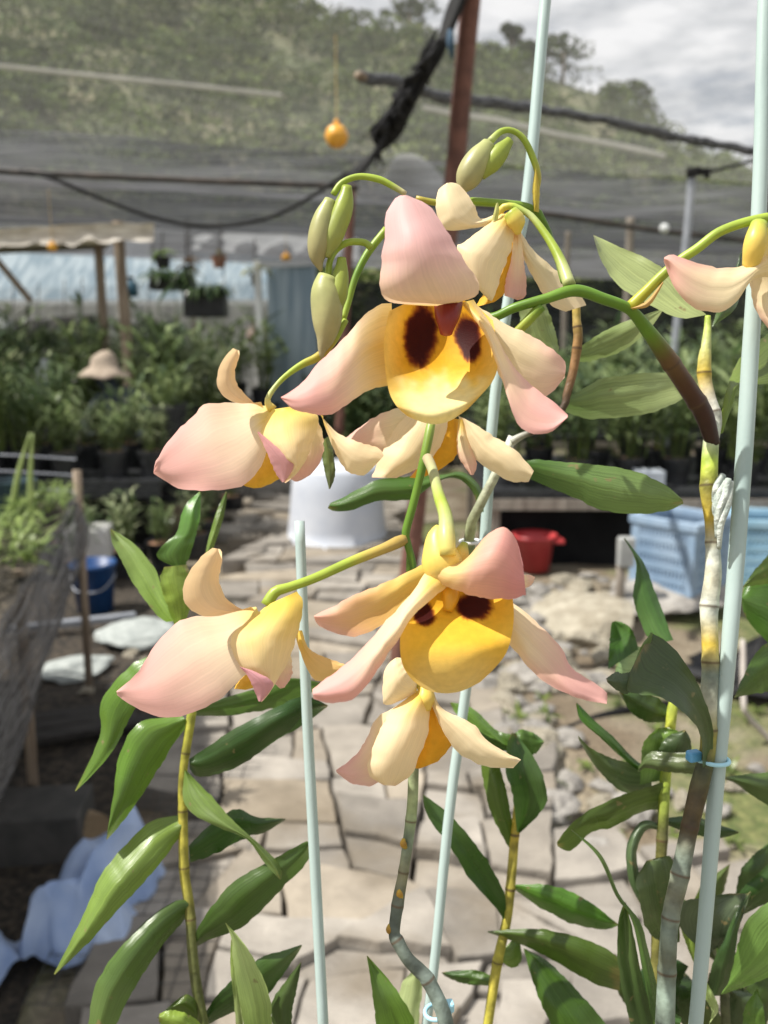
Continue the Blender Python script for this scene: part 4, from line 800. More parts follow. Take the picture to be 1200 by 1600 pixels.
# ------------------------------------------------------------------ foliage builders
FOL = attr_mat('foliage', rough=.32, trans=.34, nscale=12, namt=.25, bump=0, spec=.4)
SOILM = simple('potting_bark', (.16, .08, .045), (.34, .20, .12), 60, .9, .6)
BLK = simple('black_plastic', (.012, .013, .015), (.028, .030, .033), 20, .45)
def blade(mb, base, dirv, ln, w, droop, col, seg=4):
    d = Vector(dirv).normalized(); side = d.cross(Vector((0, 0, 1)))
    side = side.normalized() if side.length > .05 else Vector((1, 0, 0)); V = []; p = Vector(base)
    for i in range(seg+1):
        t = i/seg; ww = w*math.sin(math.pi*min(.97, .12+t*.85))
        V += [p-side*ww, p+side*ww]; p = p+d*ln/seg; d = (d+Vector((0, 0, -droop/seg))).normalized()
    mb.add(V, [(2*i, 2*i+1, 2*i+3, 2*i+2) for i in range(seg)], col)
def seedling(sd, h, nst, spread, lw, cols, ll=.09):
    rnd = random.Random(sd); fo = MB(); st = MB()
    for s in range(nst):
        a = rnd.uniform(0, 6.28); r = rnd.uniform(0, spread*.5); b = Vector((r*math.cos(a), r*math.sin(a), 0)); lean = Vector((math.cos(a), math.sin(a), 0))*rnd.uniform(.0, .35)
        hh = h*rnd.uniform(.6, 1.1); top = b+lean*hh*.5+Vector((0, 0, hh)); st.tube([b, (b+top)/2+lean*.02, top], [.004, .0035, .002], 5, (.12, .17, .04))
        for k in range(rnd.randint(6, 10)):
            t = rnd.uniform(.25, 1.0); p = b.lerp(top, t); q = rnd.uniform(0, 6.28)
            blade(fo, p, (math.cos(q), math.sin(q), rnd.uniform(.25, 1.2)), ll*rnd.uniform(.7, 1.5), lw*rnd.uniform(.7, 1.2), rnd.uniform(.3, 1.3), mixc(cols[0], cols[1], rnd.random()))
    return fo, st
G1 = ((.07, .12, .045), (.34, .42, .19)); G2 = ((.09, .15, .06), (.55, .60, .36)); G3 = ((.035, .075, .035), (.22, .29, .14))  # pale end of G2 stands in for highlights on glossy leaves
POTS = {}
def pot_mesh(r, h, mat, nm):
    mb = MB(); mb.lathe((0, 0, 0), [(0, .001), (r*.76, 0), (r*.80, h*.3), (r*.95, h*.86), (r*1.02, h*.86), (r*1.02, h), (r*.94, h), (r*.90, h*.9)], 18)
    o = mb.build(nm, mat, None, smooth=False, origin=(0, 0, 0)); me = o.data; bpy.data.objects.remove(o); return me
def soil_mesh(r, h):
    mb = MB(); mb.lathe((0, 0, 0), [(0, h*.93), (r*.5, h*.94), (r*.93, h*.90)], 16); o = mb.build('soil', SOILM, None, origin=(0, 0, 0)); me = o.data; bpy.data.objects.remove(o); return me
def fol_meshes(specs):
    out = []
    for s in specs:
        fo, st = seedling(*s); a = fo.build('foliage', FOL, None, cols=True, origin=(0, 0, 0)); b = st.build('stem', FOL, None, cols=True, origin=(0, 0, 0))
        out.append((a.data, b.data)); bpy.data.objects.remove(a); bpy.data.objects.remove(b)
    return out
def put(name, me, parent, loc=(0, 0, 0)):
    o = bpy.data.objects.new(name, me); COL.objects.link(o); o.parent = parent; o.location = loc; return o
def potted(name, loc, potm, soilm, folm, hpot, rz, sc, label, group, cat='potted plant'):
    t = thing(name, label, cat, loc, group); t.rotation_euler = (0, 0, rz)
    put('pot', potm, t); put('soil', soilm, t)
    for nm, me in zip(('foliage', 'stems'), folm):
        o = put(nm, me, t, (0, 0, hpot*.92)); o.scale = (sc, sc, sc)
    return t
PB = pot_mesh(.10, .16, BLK, 'pot'); PS = soil_mesh(.10, .16)
FA = fol_meshes([(40+i, .40, 15, .19, .009, (G1, G2, G2, G1, G3)[i], .10) for i in range(5)])
FB = fol_meshes([(60+i, .50, 12, .19, .014, (G3, G1, G3, G1)[i], .15) for i in range(4)])

rn = random.Random(66)
WEED = []
for i in range(3):
    mb = MB()
    for k in range(9): q = rn.uniform(0, 6.28); blade(mb, (0, 0, 0), (math.cos(q), math.sin(q), rn.uniform(.4, 1.4)), rn.uniform(.03, .07), .006, 1.0, mixc((.06, .10, .02), (.20, .26, .06), rn.random()))
    o = mb.build('weed', FOL, None, cols=True, origin=(0, 0, 0)); WEED.append(o.data); bpy.data.objects.remove(o)
for i in range(70):
    if i < 30: x, y = rn.uniform(-.65, .7), rn.uniform(1.6, 4.6)
    else: g = G(rn.uniform(790, 1190), rn.uniform(1030, 1340), .02); x, y = g.x, g.y
    o = bpy.data.objects.new('weed', WEED[i % 3]); COL.objects.link(o); o.location = (x, y, gh(x, y)+(.03 if i < 30 else .01)); o.rotation_euler.z = i*.9; o.scale = (1, 1, rn.uniform(.7, 1.3))
    tag(o, 'small green weed sprouting between stones and bare soil', 'weed', 'weeds between the stones')
# ------------------------------------------------------------------ benches with potted plants at the left, back to the end wall
WOODG = simple('weathered_wood', (.20, .17, .14), (.36, .32, .27), 6, .85, .4, stretch=(6, 6, .6))
def bench(name, x0, x1, y0, y1, z, label, top=BLK, legm=None):
    t = thing(name, label, 'bench', ((x0+x1)/2, (y0+y1)/2, 0))
    mb = MB(); mb.box(((x0+x1)/2, (y0+y1)/2, z-.02), (x1-x0, y1-y0, .04)); mb.build('bench_top', top, t)
    mb = MB()
    for y in (y0+.01, y1-.01): mb.bar((x0, y, z-.075), (x1, y, z-.075), .05, .06)
    mb.build('rail', legm or WOODG, t)
    k = max(2, int((x1-x0)/1.0)+1)
    for i in range(k):
        for y in (y0+.06, y1-.06):
            mb = MB(); x = lerp(x0+.06, x1-.06, i/(k-1)); mb.bar((x, y, -.02), (x, y, z-.1), .05, .05); mb.build('leg', legm or WOODG, t)
    return t
def sheet(name, x0, x1, y, z0, z1, mat, amp=.04, fr=5, nx=60, nz=10, dy=0.0):
    V = []
    for j in range(nz+1):
        for i in range(nx+1):
            u = i/nx; x = lerp(x0, x1, u); z = lerp(z0, z1, j/nz)
            V.append((x, y+dy*u+amp*fbm(x*fr, z*.6, y), z))
    Fc = [(j*(nx+1)+i, j*(nx+1)+i+1, (j+1)*(nx+1)+i+1, (j+1)*(nx+1)+i) for j in range(nz) for i in range(nx)]
    return mesh_obj(name, V, Fc, mat)
rnd = random.Random(5)
tb = bench('plant_bench', -4.6, -1.32, 5.15, 6.35, .50, 'low black-topped bench carrying the front rows of potted seedlings', legm=BLK)
o = sheet('underbench_shade', -4.6, -1.33, 5.28, -.02, .46, simple('shade_black', (.004, .004, .005), (.010, .010, .011), 6, .8, spec=.2), .05, 4, 60, 8); o.parent = tb; o.location = o.location-tb.location  # added black sheet stands in for the shade under the bench
tb = bench('plant_bench', -6.0, -1.25, 6.75, 8.05, .62, 'second bench behind the front seedlings, below the sun hat')
bench('plant_bench', -6.5, -1.05, 8.5, 10.2, .66, 'last bench of seedlings before the pale plastic wall')
rows = [(5.30, .50, -4.4, -1.42, .235), (5.66, .50, -4.5, -1.42, .25), (6.05, .50, -4.5, -1.45, .26),
        (6.95, .62, -5.2, -1.4, .29), (7.40, .62, -5.6, -1.4, .30), (7.85, .62, -5.8, -1.4, .31), (8.75, .66, -6, -1.2, .34), (9.3, .66, -6.2, -1.2, .36), (9.85, .66, -6.3, -1.2, .38)]
for y, z, x0, x1, st in rows:
    x = x1
    while x > x0:
        if x > -.46*y-.3:
            far = y > 8; fm = rnd.choice(FB if (far or rnd.random() < .3) else FA)
            near_hat = y < 6.5 and abs(x+2.02*y/6.55) < .26
            potted('potted_seedling', (x+rnd.uniform(-.03, .03), y+rnd.uniform(-.05, .05), z), PB, PS, fm, .16, rnd.uniform(0, 6.3), .72 if near_hat else rnd.uniform(1.0, 1.55),
                   'leafy orchid seedling in a black pot among the crowded bench rows', 'potted seedlings on the benches')
        x -= st
for i, (x, y) in enumerate([(-1.98, 4.78), (-1.72, 4.9), (-1.45, 4.82), (-1.28, 5.0), (-1.62, 4.6), (-1.88, 5.02), (-1.16, 5.25), (-1.18, 5.62), (-1.2, 6.0), (-1.14, 6.5)]):
    potted('potted_seedling', (x, y, .01), PB, PS, FA[i % 5], .16, i*1.3, .62+.1*(i % 3), 'low seedling in a black pot on the ground before the seedling bench', 'pots standing on the ground by the bench')
# ---- plants round the end of the path and along the other side
tb = bench('plant_bench', .58, 5.2, 4.95, 6.5, .47, 'low bench over the black shaded opening, loaded with dark plants')
o = sheet('underbench_shade', .56, 5.2, 5.10, -.02, .43, simple('shade_black', (.004, .004, .005), (.010, .010, .011), 6, .8, spec=.2), .05, 4, 60, 8); o.parent = tb; o.location = o.location-tb.location  # black sheet added so the shaded opening under this bench turns dark
bench('plant_bench', .75, 6.0, 7.0, 8.6, .55, 'second bench of dark plants under the grey netting')
for y, z, x0, x1, st in [(5.2, .47, .75, 3.6, .34), (5.65, .47, .7, 3.8, .34), (6.15, .47, .7, 4, .34), (7.3, .55, .9, 4.5, .36), (7.8, .55, .9, 4.8, .38), (8.3, .55, .9, 5, .38)]:
    x = x0
    while x < x1:
        if x < .47*y+.3:
            potted('potted_shrub', (x+rnd.uniform(-.04, .04), y+rnd.uniform(-.05, .05), z), PB, PS, rnd.choice(FB), .16, rnd.uniform(0, 6.3), rnd.uniform(.95, 1.45),
                   'dark leafy orchid in a black pot on the bench beneath the grey netting', 'dark potted orchids beyond the path')
        x += st
for i in range(20):
    x = rnd.uniform(-1.0, 1.0); y = rnd.uniform(8.6, 10.4)
    potted('potted_shrub', (x, y, 0), PB, PS, rnd.choice(FB), .16, rnd.uniform(0, 6.3), rnd.uniform(1.3, 2.0), 'tall leafy plant in a pot on the ground where the path ends', 'plants standing at the end of the path')

# ------------------------------------------------------------------ walls, roof nets, shelter
FILM = simple('plastic_film', (.30, .40, .49), (.52, .62, .70), 2.6, .35, .25, stretch=(5, 1, .35), trans=.55, p0=.40, p1=.60)
PALE = simple('pale_sheet', (.50, .50, .50), (.78, .77, .74), 1.6, .7, .2, stretch=(3, 1, .4), trans=.25)
WHT_ = simple('white_paint', (.78, .80, .80), (.84, .86, .86), 10, .4)
t = thing('plastic_wall', 'pale blue translucent plastic wall closing the end of the nursery, over a bright white rail', 'wall', (-4, 11.6, 0))
V = []
for j in range(11):
    for i in range(61):
        u, v = i/60, j/10; V.append((lerp(-9.2, -.95, u), 11.62+1.5*v+.05*fbm(u*24, v, 3), lerp(1.76, 2.80, v)+.04*fbm(u*18, v*2, 7)-.05*math.sin(v*3.14)))
mesh_obj('film', V, [(j*61+i, j*61+i+1, (j+1)*61+i+1, (j+1)*61+i) for j in range(10) for i in range(60)], FILM, t)
mb = MB(); mb.box((-4.7, 11.5, 1.73), (7.5, .06, .06)); mb.build('rail', WHT_, t)
o = sheet('pale_skirt', -8.5, -.95, 11.66, -.02, 1.70, PALE, .08, 2); o.parent = t; o.location = o.location-t.location
for x in (-7.5, -6, -2.4):
    mb = MB(); mb.bar((x, 11.44, -.02), (x, 11.44, 2.6), .05, .05); mb.build('post', WOODG, t)
t = thing('door_frame', 'white door frame with streaky clear plastic sheet at the path end', 'door frame', (-1.2, 9.6, 0))
a0 = PY(412, 620, 9.0).x; a1 = PY(484, 620, 9.0).x
mb = MB(); mb.bar((a0, 9.0, -.02), (a0-.03, 9.0, 2.05), .11, .06); mb.build('jamb', WHT_, t)
mb = MB(); mb.bar((a0, 9.0, 2.0), (a1+.1, 9.0, 2.03), .06, .06); mb.build('lintel', simple('grey_pipe', (.35, .37, .4), (.45, .47, .5), 10, .4), t)
o = sheet('clear_sheet', a0+.06, a1+.08, 9.03, .2, 2.0, FILM, .05, 4, 20, 8); o.parent = t; o.location = o.location-t.location
# dark net wall at the back of the other side
NETB = net_mat('dark_net', (.010, .012, .014), (.05, .055, .06), 2.2, 3, (1, 1, 4), .2)
tag(sheet('net_wall', -.9, 9.0, 11.0, -.02, 1.95, NETB, .12, 1.5, dy=-1.0), 'black shade-net wall behind the dark plants beyond the path', 'net wall')

def roof(name, corners, mat, label, nu=70, nv=18, sag=.06, fr=1.6, rip=.03, group=None):
    a, b, c, d = (Vector(p) for p in corners); V = []
    for j in range(nv+1):
        v = j/nv
        for i in range(nu+1):
            u = i/nu; p = a.lerp(b, u).lerp(d.lerp(c, u), v)
            p.z += -sag*4*v*(1-v)+rip*fbm(p.x*fr, p.y*fr*1.5, a.y)+.02*math.sin(u*40+v*3)*(v*(1-v)*4)
            V.append(p)
    Fc = [(j*(nu+1)+i, j*(nu+1)+i+1, (j+1)*(nu+1)+i+1, (j+1)*(nu+1)+i) for j in range(nv) for i in range(nu)]
    o = mesh_obj(name, V, Fc, mat); return tag(o, label, 'shade net', group)
def zat(x, y, Y): return PY(x, y, Y)
NF = net_mat('net_far', (.085, .087, .093), (.22, .225, .24), .31, 1.3, (1, 7, 1), .5)
NM = net_mat('net_mid', (.045, .047, .052), (.14, .145, .155), .32, 1.3, (1, 9, 1), .48)
NL = net_mat('net_pale', (.34, .35, .37), (.56, .57, .59), .7, 1.6, (1, 7, 1), .5)
NT = net_mat('net_thin', (.42, .42, .41), (.56, .56, .54), .062, 5, (1, 30, 1), .5, .35)
roof('shade_net', [zat(-420, 168, 5.2), zat(1700, 330, 8.2), zat(1700, 385, 9.6), zat(-420, 262, 6.7)], NF, 'grey shade net strip whose ragged front hem cuts across the hillside', sag=.03)
roof('shade_net', [zat(-420, 250, 6.6), zat(1700, 372, 9.4), zat(1700, 420, 11.0), zat(-420, 330, 9.0)], NM, 'dark grey shade net strip hanging behind the black pipe and sagging cable', sag=.03)
roof('shade_net', [zat(-420, 318, 8.7), zat(1700, 410, 10.8), zat(1700, 470, 12.6), zat(-420, 375, 11.7)], NF, 'farthest dull grey shade net strip above the timber shelter', sag=.04)
roof('shade_net', [zat(230, 352, 9.6), zat(560, 372, 9.6), zat(560, 408, 11.4), zat(230, 392, 11.4)], NL, 'pale sunlit net strip above the hanging pots', 30, 10, sag=.02)
roof('shade_net', [(-9, 2.3, 3.1), (9, 2.3, 3.1), zat(1700, 322, 8.4), zat(-420, 176, 5.35)], NT, 'thin see-through overhead net veiling the hill and sky', 80, 30, sag=.05)
# pale plastic arch seen under the net, right of the cable knot
mb = MB(); V = []
for i in range(15):
    a = i/14; p0 = PY(618+85*a, 245+52*a*a-10*math.sin(a*3), 7.6); V += [p0, p0+Vector((-.16-.1*a, .5, -.04-.18*(1-a)))]
mb.add(V, [(2*i, 2*i+1, 2*i+3, 2*i+2) for i in range(14)])
tag(solid(mb.build('plastic_flap', WHT_, None, smooth=True), .004), 'white curved plastic flap showing under the net beside the rusty pole', 'plastic sheet')

# timber shelter
OLDW = simple('old_timber', (.16, .12, .085), (.34, .27, .20), 5, .85, .5, stretch=(8, 8, .8))
BAM = simple('bamboo', (.52, .47, .40), (.80, .75, .67), 5, .7, .4, stretch=(1, 8, 8))
t = thing('timber_shelter', 'rough timber shelter with peeling bamboo roof edge on crooked posts', 'shelter', (PY(190, 560, 7).x, 7, 0))
def post(parent, x0, y0, x1, y1, Y, w, mat, nm='post', n=9):
    a = PY(x0, y0, Y); b = PY(x1, y1, Y); b = b+(b-a)*((0-b.z)/(b-a).z); mb = MB(); pts = []
    for i in range(14):
        u = i/13; p = a.lerp(b, u); p.x += .012*fbm(u*4, Y, x0); pts.append(p)
    mb.tube(pts, [w/2*(1+.18*fbm(i*.8, x0, 2)) for i in range(14)], n); return mb.build(nm, mat, parent, smooth=True)
post(t, 154, 382, 165, 560, 7.3, .075, OLDW); post(t, 184, 346, 200, 570, 6.9, .085, OLDW); post(t, -60, 370, -40, 570, 7.3, .08, OLDW)
V = []
for i in range(61):
    u = i/60; x = lerp(-140, 246-6*random.random(), u)
    for k, v in enumerate((0, .35, .7, 1)):
        yt = 357-9*sm(.3, .9, u)+6*fbm(u*9, 2, 1); yb = 385-8*sm(.3, .9, u)+12*fbm(u*13, 5, 2)
        V.append(PY(x, lerp(yt, yb, v), 6.80+.05*fbm(u*14, v*2, 8)+.10*v*(1-v)))
mesh_obj('tattered_canopy', V, [(4*i+k, 4*i+k+1, 4*i+k+5, 4*i+k+4) for i in range(60) for k in range(3)], BAM, t)
mb = MB(); pts = [PY(-120+i*25, 383-8*i/12+1.5*fbm(i*.9, 1, 1), 6.9) for i in range(13)]
mb.tube(pts, [.026*(1+.3*fbm(i*1.1, 1, 5)) for i in range(13)], 8); mb.build('roof_pole', BAM, t, smooth=True)
mb = MB(); a, b, c, d = PY(-140, 372, 6.95), PY(190, 352, 6.95), PY(165, 386, 9.0), PY(-140, 400, 9.0)
mb.add([a, b, c, d], [(0, 1, 2, 3)]); solid(mb.build('roof_deck', OLDW, t), .04)
mb = MB(); mb.bar(PY(-20, 388, 7.0), PY(48, 470, 7.2), .04); mb.build('brace', OLDW, t)

# poles, pipes and cables
RUST = simple('rust', (.10, .042, .030), (.20, .088, .062), 14, .75, .4, bscale=50)
DPIPE = simple('dark_pipe', (.02, .018, .016), (.07, .055, .045), 9, .6, .3)
GPIPE = simple('galvanised_pipe', (.28, .30, .34), (.40, .42, .46), 9, .45, metal=.3)
BCAB = simple('black_cable', (.006, .006, .006), (.014, .014, .015), 9, .7, spec=.25)
def pole(name, pts, Y, w, mat, label, cat, wob=0, n=12, sm_=30):
    p3 = [PY(a, b, Y if not isinstance(Y, list) else Y[i]) for i, (a, b) in enumerate(px(pts))]
    mb = MB(); mb.tube(p3, [w/2]*len(p3), n, smooth=sm_)
    if wob:
        for v in mb.v: v += Vector((fbm(v.x*9, v.z*9, 1), fbm(v.z*7, v.x*9, 2), fbm(v.x*7, v.z*5, 3)))*wob
    return tag(mb.build(name, mat, None, smooth=True), label, cat)
g = G(618, 1062)
pole('rusty_pole', '742,-140 736,0 722,140 709,280 660,720 618,1062', g.y, .068, RUST, 'leaning rusty iron pole behind the uppermost blooms', 'pole', .006)
pole('red_post', '549,288 540,480 530,680', 6.2, .062, RUST, 'thin reddish post rising beside the hanging buds', 'post', .003).location.z += 0
pole('roof_pipe', '-80,262 0,267 260,280 515,290 560,294', 4.6, .032, DPIPE, 'brown-black pipe crossing under the shade net, joined by the sagging cable', 'pipe', .006)
pole('hanging_cable', '30,268 75,276 170,315 260,345 340,353 420,340 490,305 530,278 560,262', 4.4, .020, BCAB, 'black cable sagging in a long curve below the roof pipe', 'cable')
pole('roof_pipe', '560,300 640,312 700,318 860,335 1010,358 1150,374 1300,392', 7.4, .040, DPIPE, 'dark pipe running behind the flowers under the grey net, past the upright grey pipe', 'pipe', .005)
pole('grey_pipe', '1082,268 1072,380 1052,560 1033,760', 5.9, .050, GPIPE, 'upright grey pipe with a black knotted top beside the thick stake', 'pipe')
pole('grey_pipe', '985,340 982,440 972,600', 8.0, .07, WOODG, 'weathered upright post far behind the pale leaf', 'post')
pole('grey_pipe', '888,362 884,440 880,560', 8.2, .05, WOODG, 'short thin post behind the back-turned upper bloom', 'post')
pole('support_wire', '1090,272 1135,262 1200,245', 5.9, .022, BCAB, 'dark wire running from the knot to the stake', 'wire')
mb = MB()
for i in range(5): 
    c = PY(1090, 272, 5.88); mb.tube([c+Vector((-.07, 0, random.uniform(-.03, .03))), c+Vector((0, -.02, .03*i/4)), c+Vector((.07, 0, random.uniform(-.03, .04)))], .014, 7, smooth=8)
tag(mb.build('cable_knot', BCAB, None, smooth=True), 'black tape knot capping the upright grey pipe', 'knot')
# net rolled along a rope, from the pale end knob to the far side
NROLL = simple('rolled_net', (.03, .032, .036), (.26, .27, .30), 18, .9, .8, stretch=(1, 6, 6), p0=.38, p1=.75)
ROLL = [(562, 119), (620, 128), (680, 148), (760, 160), (850, 172), (950, 190), (1060, 215), (1180, 237), (1290, 262)]
p3 = [PY(a, b, 3.6+i*.18) for i, (a, b) in enumerate(ROLL)]
mb = MB(); mb.tube(p3, .023, 10, smooth=90)
for v in mb.v: v += Vector((0, fbm(v.x*14, v.z*14, 1), fbm(v.x*11, v.z*17, 2)))*.022
t = tag(mb.build('rolled_net', NROLL, None, smooth=True), 'grey net rolled along a rope crossing in front of the hill and rusty pole', 'rolled net')
mb = MB(); mb.tube([PY(556, 119, 3.58), PY(560, 118, 3.55), PY(570, 120, 3.6)], [.008, .017, .014], 10, smooth=8); mb.build('end_knob', OLDW, t, smooth=True)
# the black bundle of cables and torn net
t = thing('cable_bundle', 'thick black bundle of cables and torn netting slanting beside the rusty pole', 'cable bundle', PY(640, 180, 3.2))
for k in range(4):
    o_ = [(760+3*k, -90), (722-4*k, 0), (690-3*k, 75+5*k), (660-5*k, 130), (640-2*k, 165+6*k), (605+4*k, 215), (575-3*k, 255), (556-6*k, 282)]
    mb = MB(); mb.tube([PY(a+6*fbm(i, k, 1), b, 3.2+.03*k) for i, (a, b) in enumerate(o_)], [.014, .014, .014, .016, .016, .012, .010, .008], 8, smooth=40); mb.build('cable', BCAB, t, smooth=True)
TORN = simple('torn_net', (.006, .006, .006), (.03, .03, .032), 30, .9, spec=.2)
rnd = random.Random(8)
for k in range(44):
    u = rnd.random(); x = lerp(690, 600, u); y = lerp(60, 200, u); ln = rnd.uniform(20, 60)*(1.3 if u > .6 else .7)
    mb = MB(); a = PY(x, y, 3.18); b = PY(x-rnd.uniform(0, 26), y+ln*.5, 3.16+rnd.uniform(-.05, .05)); c = PY(x-rnd.uniform(-5, 34), y+ln, 3.2)
    mb.tube([a, b, c], [.011, .010, .002], 5, smooth=8); mb.build('net_shred', TORN, t, smooth=True)
for k in range(5):
    a = PY(685-6*k, 42+8*k, 3.18); mb = MB(); mb.tube([a, a+Vector((-.05, 0, -.12)), a+Vector((-.14-.02*k, 0, -.30))], [.003, .004, .002], 5, smooth=8); mb.build('net_shred', TORN, t, smooth=True)
tag((lambda m_: m_.build('rag', simple('blue_rag', (.03, .06, .10), (.05, .10, .15), 14, .9), None, smooth=True))((lambda mb: (mb.tube([PY(703, 48, 2.95), PY(704, 70, 2.93), PY(707, 92, 2.95)], [.008, .012, .005], 8, smooth=10), mb)[1])(MB())), 'small dark blue rag tied behind the top of the rusty pole', 'rag')

# hanging orange balls
ORB = simple('orange_plastic', (.70, .30, .02), (.78, .40, .05), 12, .35)
def orb(x, y, Y, r, label):
    c = PY(x, y, Y); t = thing('hanging_ball', label, 'ball', c); mb = MB()
    mb.lathe(c, [(max(1e-4, r*math.sin(math.pi*i/14)*(1+.03*math.sin(i*2))), -r*math.cos(math.pi*i/14)) for i in range(15)], 20); mb.build('ball', ORB, t, smooth=True)
    mb = MB(); mb.tube([c+Vector((0, 0, r*.9)), c+Vector((0, 0, r*1.35))], [.3*r, .16*r], 10); mb.build('cap', ORB, t, smooth=True)
    mb = MB(); mb.tube([c+Vector((0, 0, r*1.3)), c+Vector((0, 0, r*1.3+.35))], .0025, 6); mb.build('string', simple('twine', (.4, .28, .1), (.5, .36, .14), 20, .8), t)
orb(526, 213, 4.2, .052, 'orange plastic fly-trap ball hanging against the hillside')
orb(82, 386, 6.7, .035, 'small orange ball hanging under the timber shelter roof')
orb(447, 403, 9.5, .05, 'small orange ball hanging over the white door frame')
# pots and plants hanging under the pale net
GRNL = (.22, .33, .07)
def hanging(x, y0, y1, Y, r, cols, label, n=14, drop=.16, potc=None):
    a = PY(x, y0, Y); b = PY(x, y1, Y); t = thing('hanging_plant', label, 'hanging plant', b)
    mb = MB(); mb.lathe(b+Vector((0, 0, -.02)), [(.001, -.12), (r*.55, -.12), (r*.8, 0), (r*.85, .0), (r*.7, -.02)], 14); mb.build('pot', potc or BLK, t)
    mb = MB(); mb.tube([a, b], .006, 5); mb.build('hanger', DPIPE, t)
    rn = random.Random(int(x)); mb = MB()
    for i in range(n): q = rn.uniform(0, 6.28); blade(mb, b, (math.cos(q), math.sin(q), rn.uniform(-.2, 1)), drop*rn.uniform(.7, 1.6), .022, 1.6, mixc(cols[0], cols[1], rn.random()))
    mb.build('foliage', FOL, t, cols=True)
hanging(254, 362, 398, 9.0, .10, ((.16, .26, .05), (.30, .42, .12)), 'light green plant hanging beside the shelter post')
hanging(292, 366, 412, 9.2, .07, ((.10, .06, .03), (.22, .14, .08)), 'withered brown plant hanging between the green one and the terracotta pot', drop=.2)
hanging(342, 366, 396, 9.2, .10, ((.12, .10, .04), (.2, .18, .08)), 'terracotta coloured pot hanging under the pale net', 6, .1, simple('terracotta', (.30, .15, .10), (.40, .22, .15), 10, .8))
hanging(398, 372, 424, 9.0, .06, ((.2, .2, .06), (.34, .34, .14)), 'yellowing plant hanging beside the white door frame', 12, .2)
for (x, y, Y, w, h_, lab) in ((270, 442, 8.8, .40, .14, 'black hanging trough of plants on a wire, beside the shelter'), (322, 474, 8.6, .38, .26, 'tall black crate of plants hanging lower and nearer the door frame')):
    c = PY(x, y, Y); t = thing('hanging_trough', lab, 'planter', c); mb = MB()
    mb.box(c, (w, .25, h_)); bevel(mb.build('trough', BLK, t), .012)
    mb = MB()
    for sx in (-1, 1): mb.tube([c+Vector((sx*w*.48, 0, h_/2)), c+Vector((sx*w*.42, 0, .75))], .005, 5)
    mb.build('wire', DPIPE, t); rn = random.Random(int(x)); mb = MB()
    for i in range(120): q = rn.uniform(0, 6.28); blade(mb, c+Vector((rn.uniform(-.48, .48)*w, rn.uniform(-.14, -.02), h_*.45)), (math.cos(q), math.sin(q)-.5, rn.uniform(-.1, 1)), .17*rn.uniform(.6, 1.6), .014, 2.2, mixc((.02, .05, .02), (.10, .16, .05), rn.random()))
    mb.build('foliage', FOL, t, cols=True)

# ------------------------------------------------------------------ person stooping among the benches, in a sun hat
def person():
    Y = 6.55; hp = PY(162, 562, Y)
    t = thing('person', 'person in a beige wide-brimmed hat stooping among the seedlings, mostly hidden by leaves', 'person', (hp.x+.12, Y, 0))
    J = [(.10, 0, .62), (.11, -.02, .80), (.11, -.05, .97), (.06, -.08, 1.06), (0, -.10, 1.12), (0, -.10, 1.22),
         (.26, -.06, .98), (.33, -.16, .76), (.22, -.30, .66), (-.05, -.08, .98), (-.13, -.20, .78), (-.02, -.32, .68),
         (.19, 0, .56), (.21, -.06, .30), (.21, .04, .05), (.01, 0, .56), (.0, -.06, .30), (0, .04, .05), (.21, -.12, .03), (0, -.12, .03)]
    Ed = [(0, 1), (1, 2), (2, 3), (3, 4), (4, 5), (2, 6), (6, 7), (7, 8), (2, 9), (9, 10), (10, 11), (0, 12), (12, 13), (13, 14), (0, 15), (15, 16), (16, 17), (14, 18), (17, 19)]
    rad = [.14, .13, .13, .06, .08, .09, .06, .045, .035, .06, .045, .035, .085, .06, .045, .085, .06, .045, .04, .04]
    k = hp.z/1.21; me = bpy.data.meshes.new('body'); me.from_pydata([Vector((x-.12, y+.10, z*k*.95-.02)) for x, y, z in J], Ed, []); me.update()
    b = bpy.data.objects.new('body', me); COL.objects.link(b); b.parent = t
    b.modifiers.new('skin', 'SKIN'); 
    for i, r in enumerate(rad): me.skin_vertices[0].data[i].radius = (r, r)
    me.skin_vertices[0].data[0].use_root = True
    s = b.modifiers.new('sub', 'SUBSURF'); s.levels = 1; s.render_levels = 2
    me.materials.append(simple('dull_shirt', (.045, .06, .075), (.08, .10, .12), 10, .9))
    mb = MB(); mb.lathe((hp.x, Y-.0, hp.z-.06), [(.185, -.065), (.17, -.045), (.12, -.005), (.098, .012), (.092, .06), (.075, .095), (.04, .112), (.001, .116)], 24)
    for v in mb.v: v.z += .012*math.sin(v.x*30+v.y*20)
    solid(mb.build('sun_hat', simple('straw', (.38, .30, .23), (.52, .43, .34), 40, .9, .3), t, smooth=True), .004)
person()

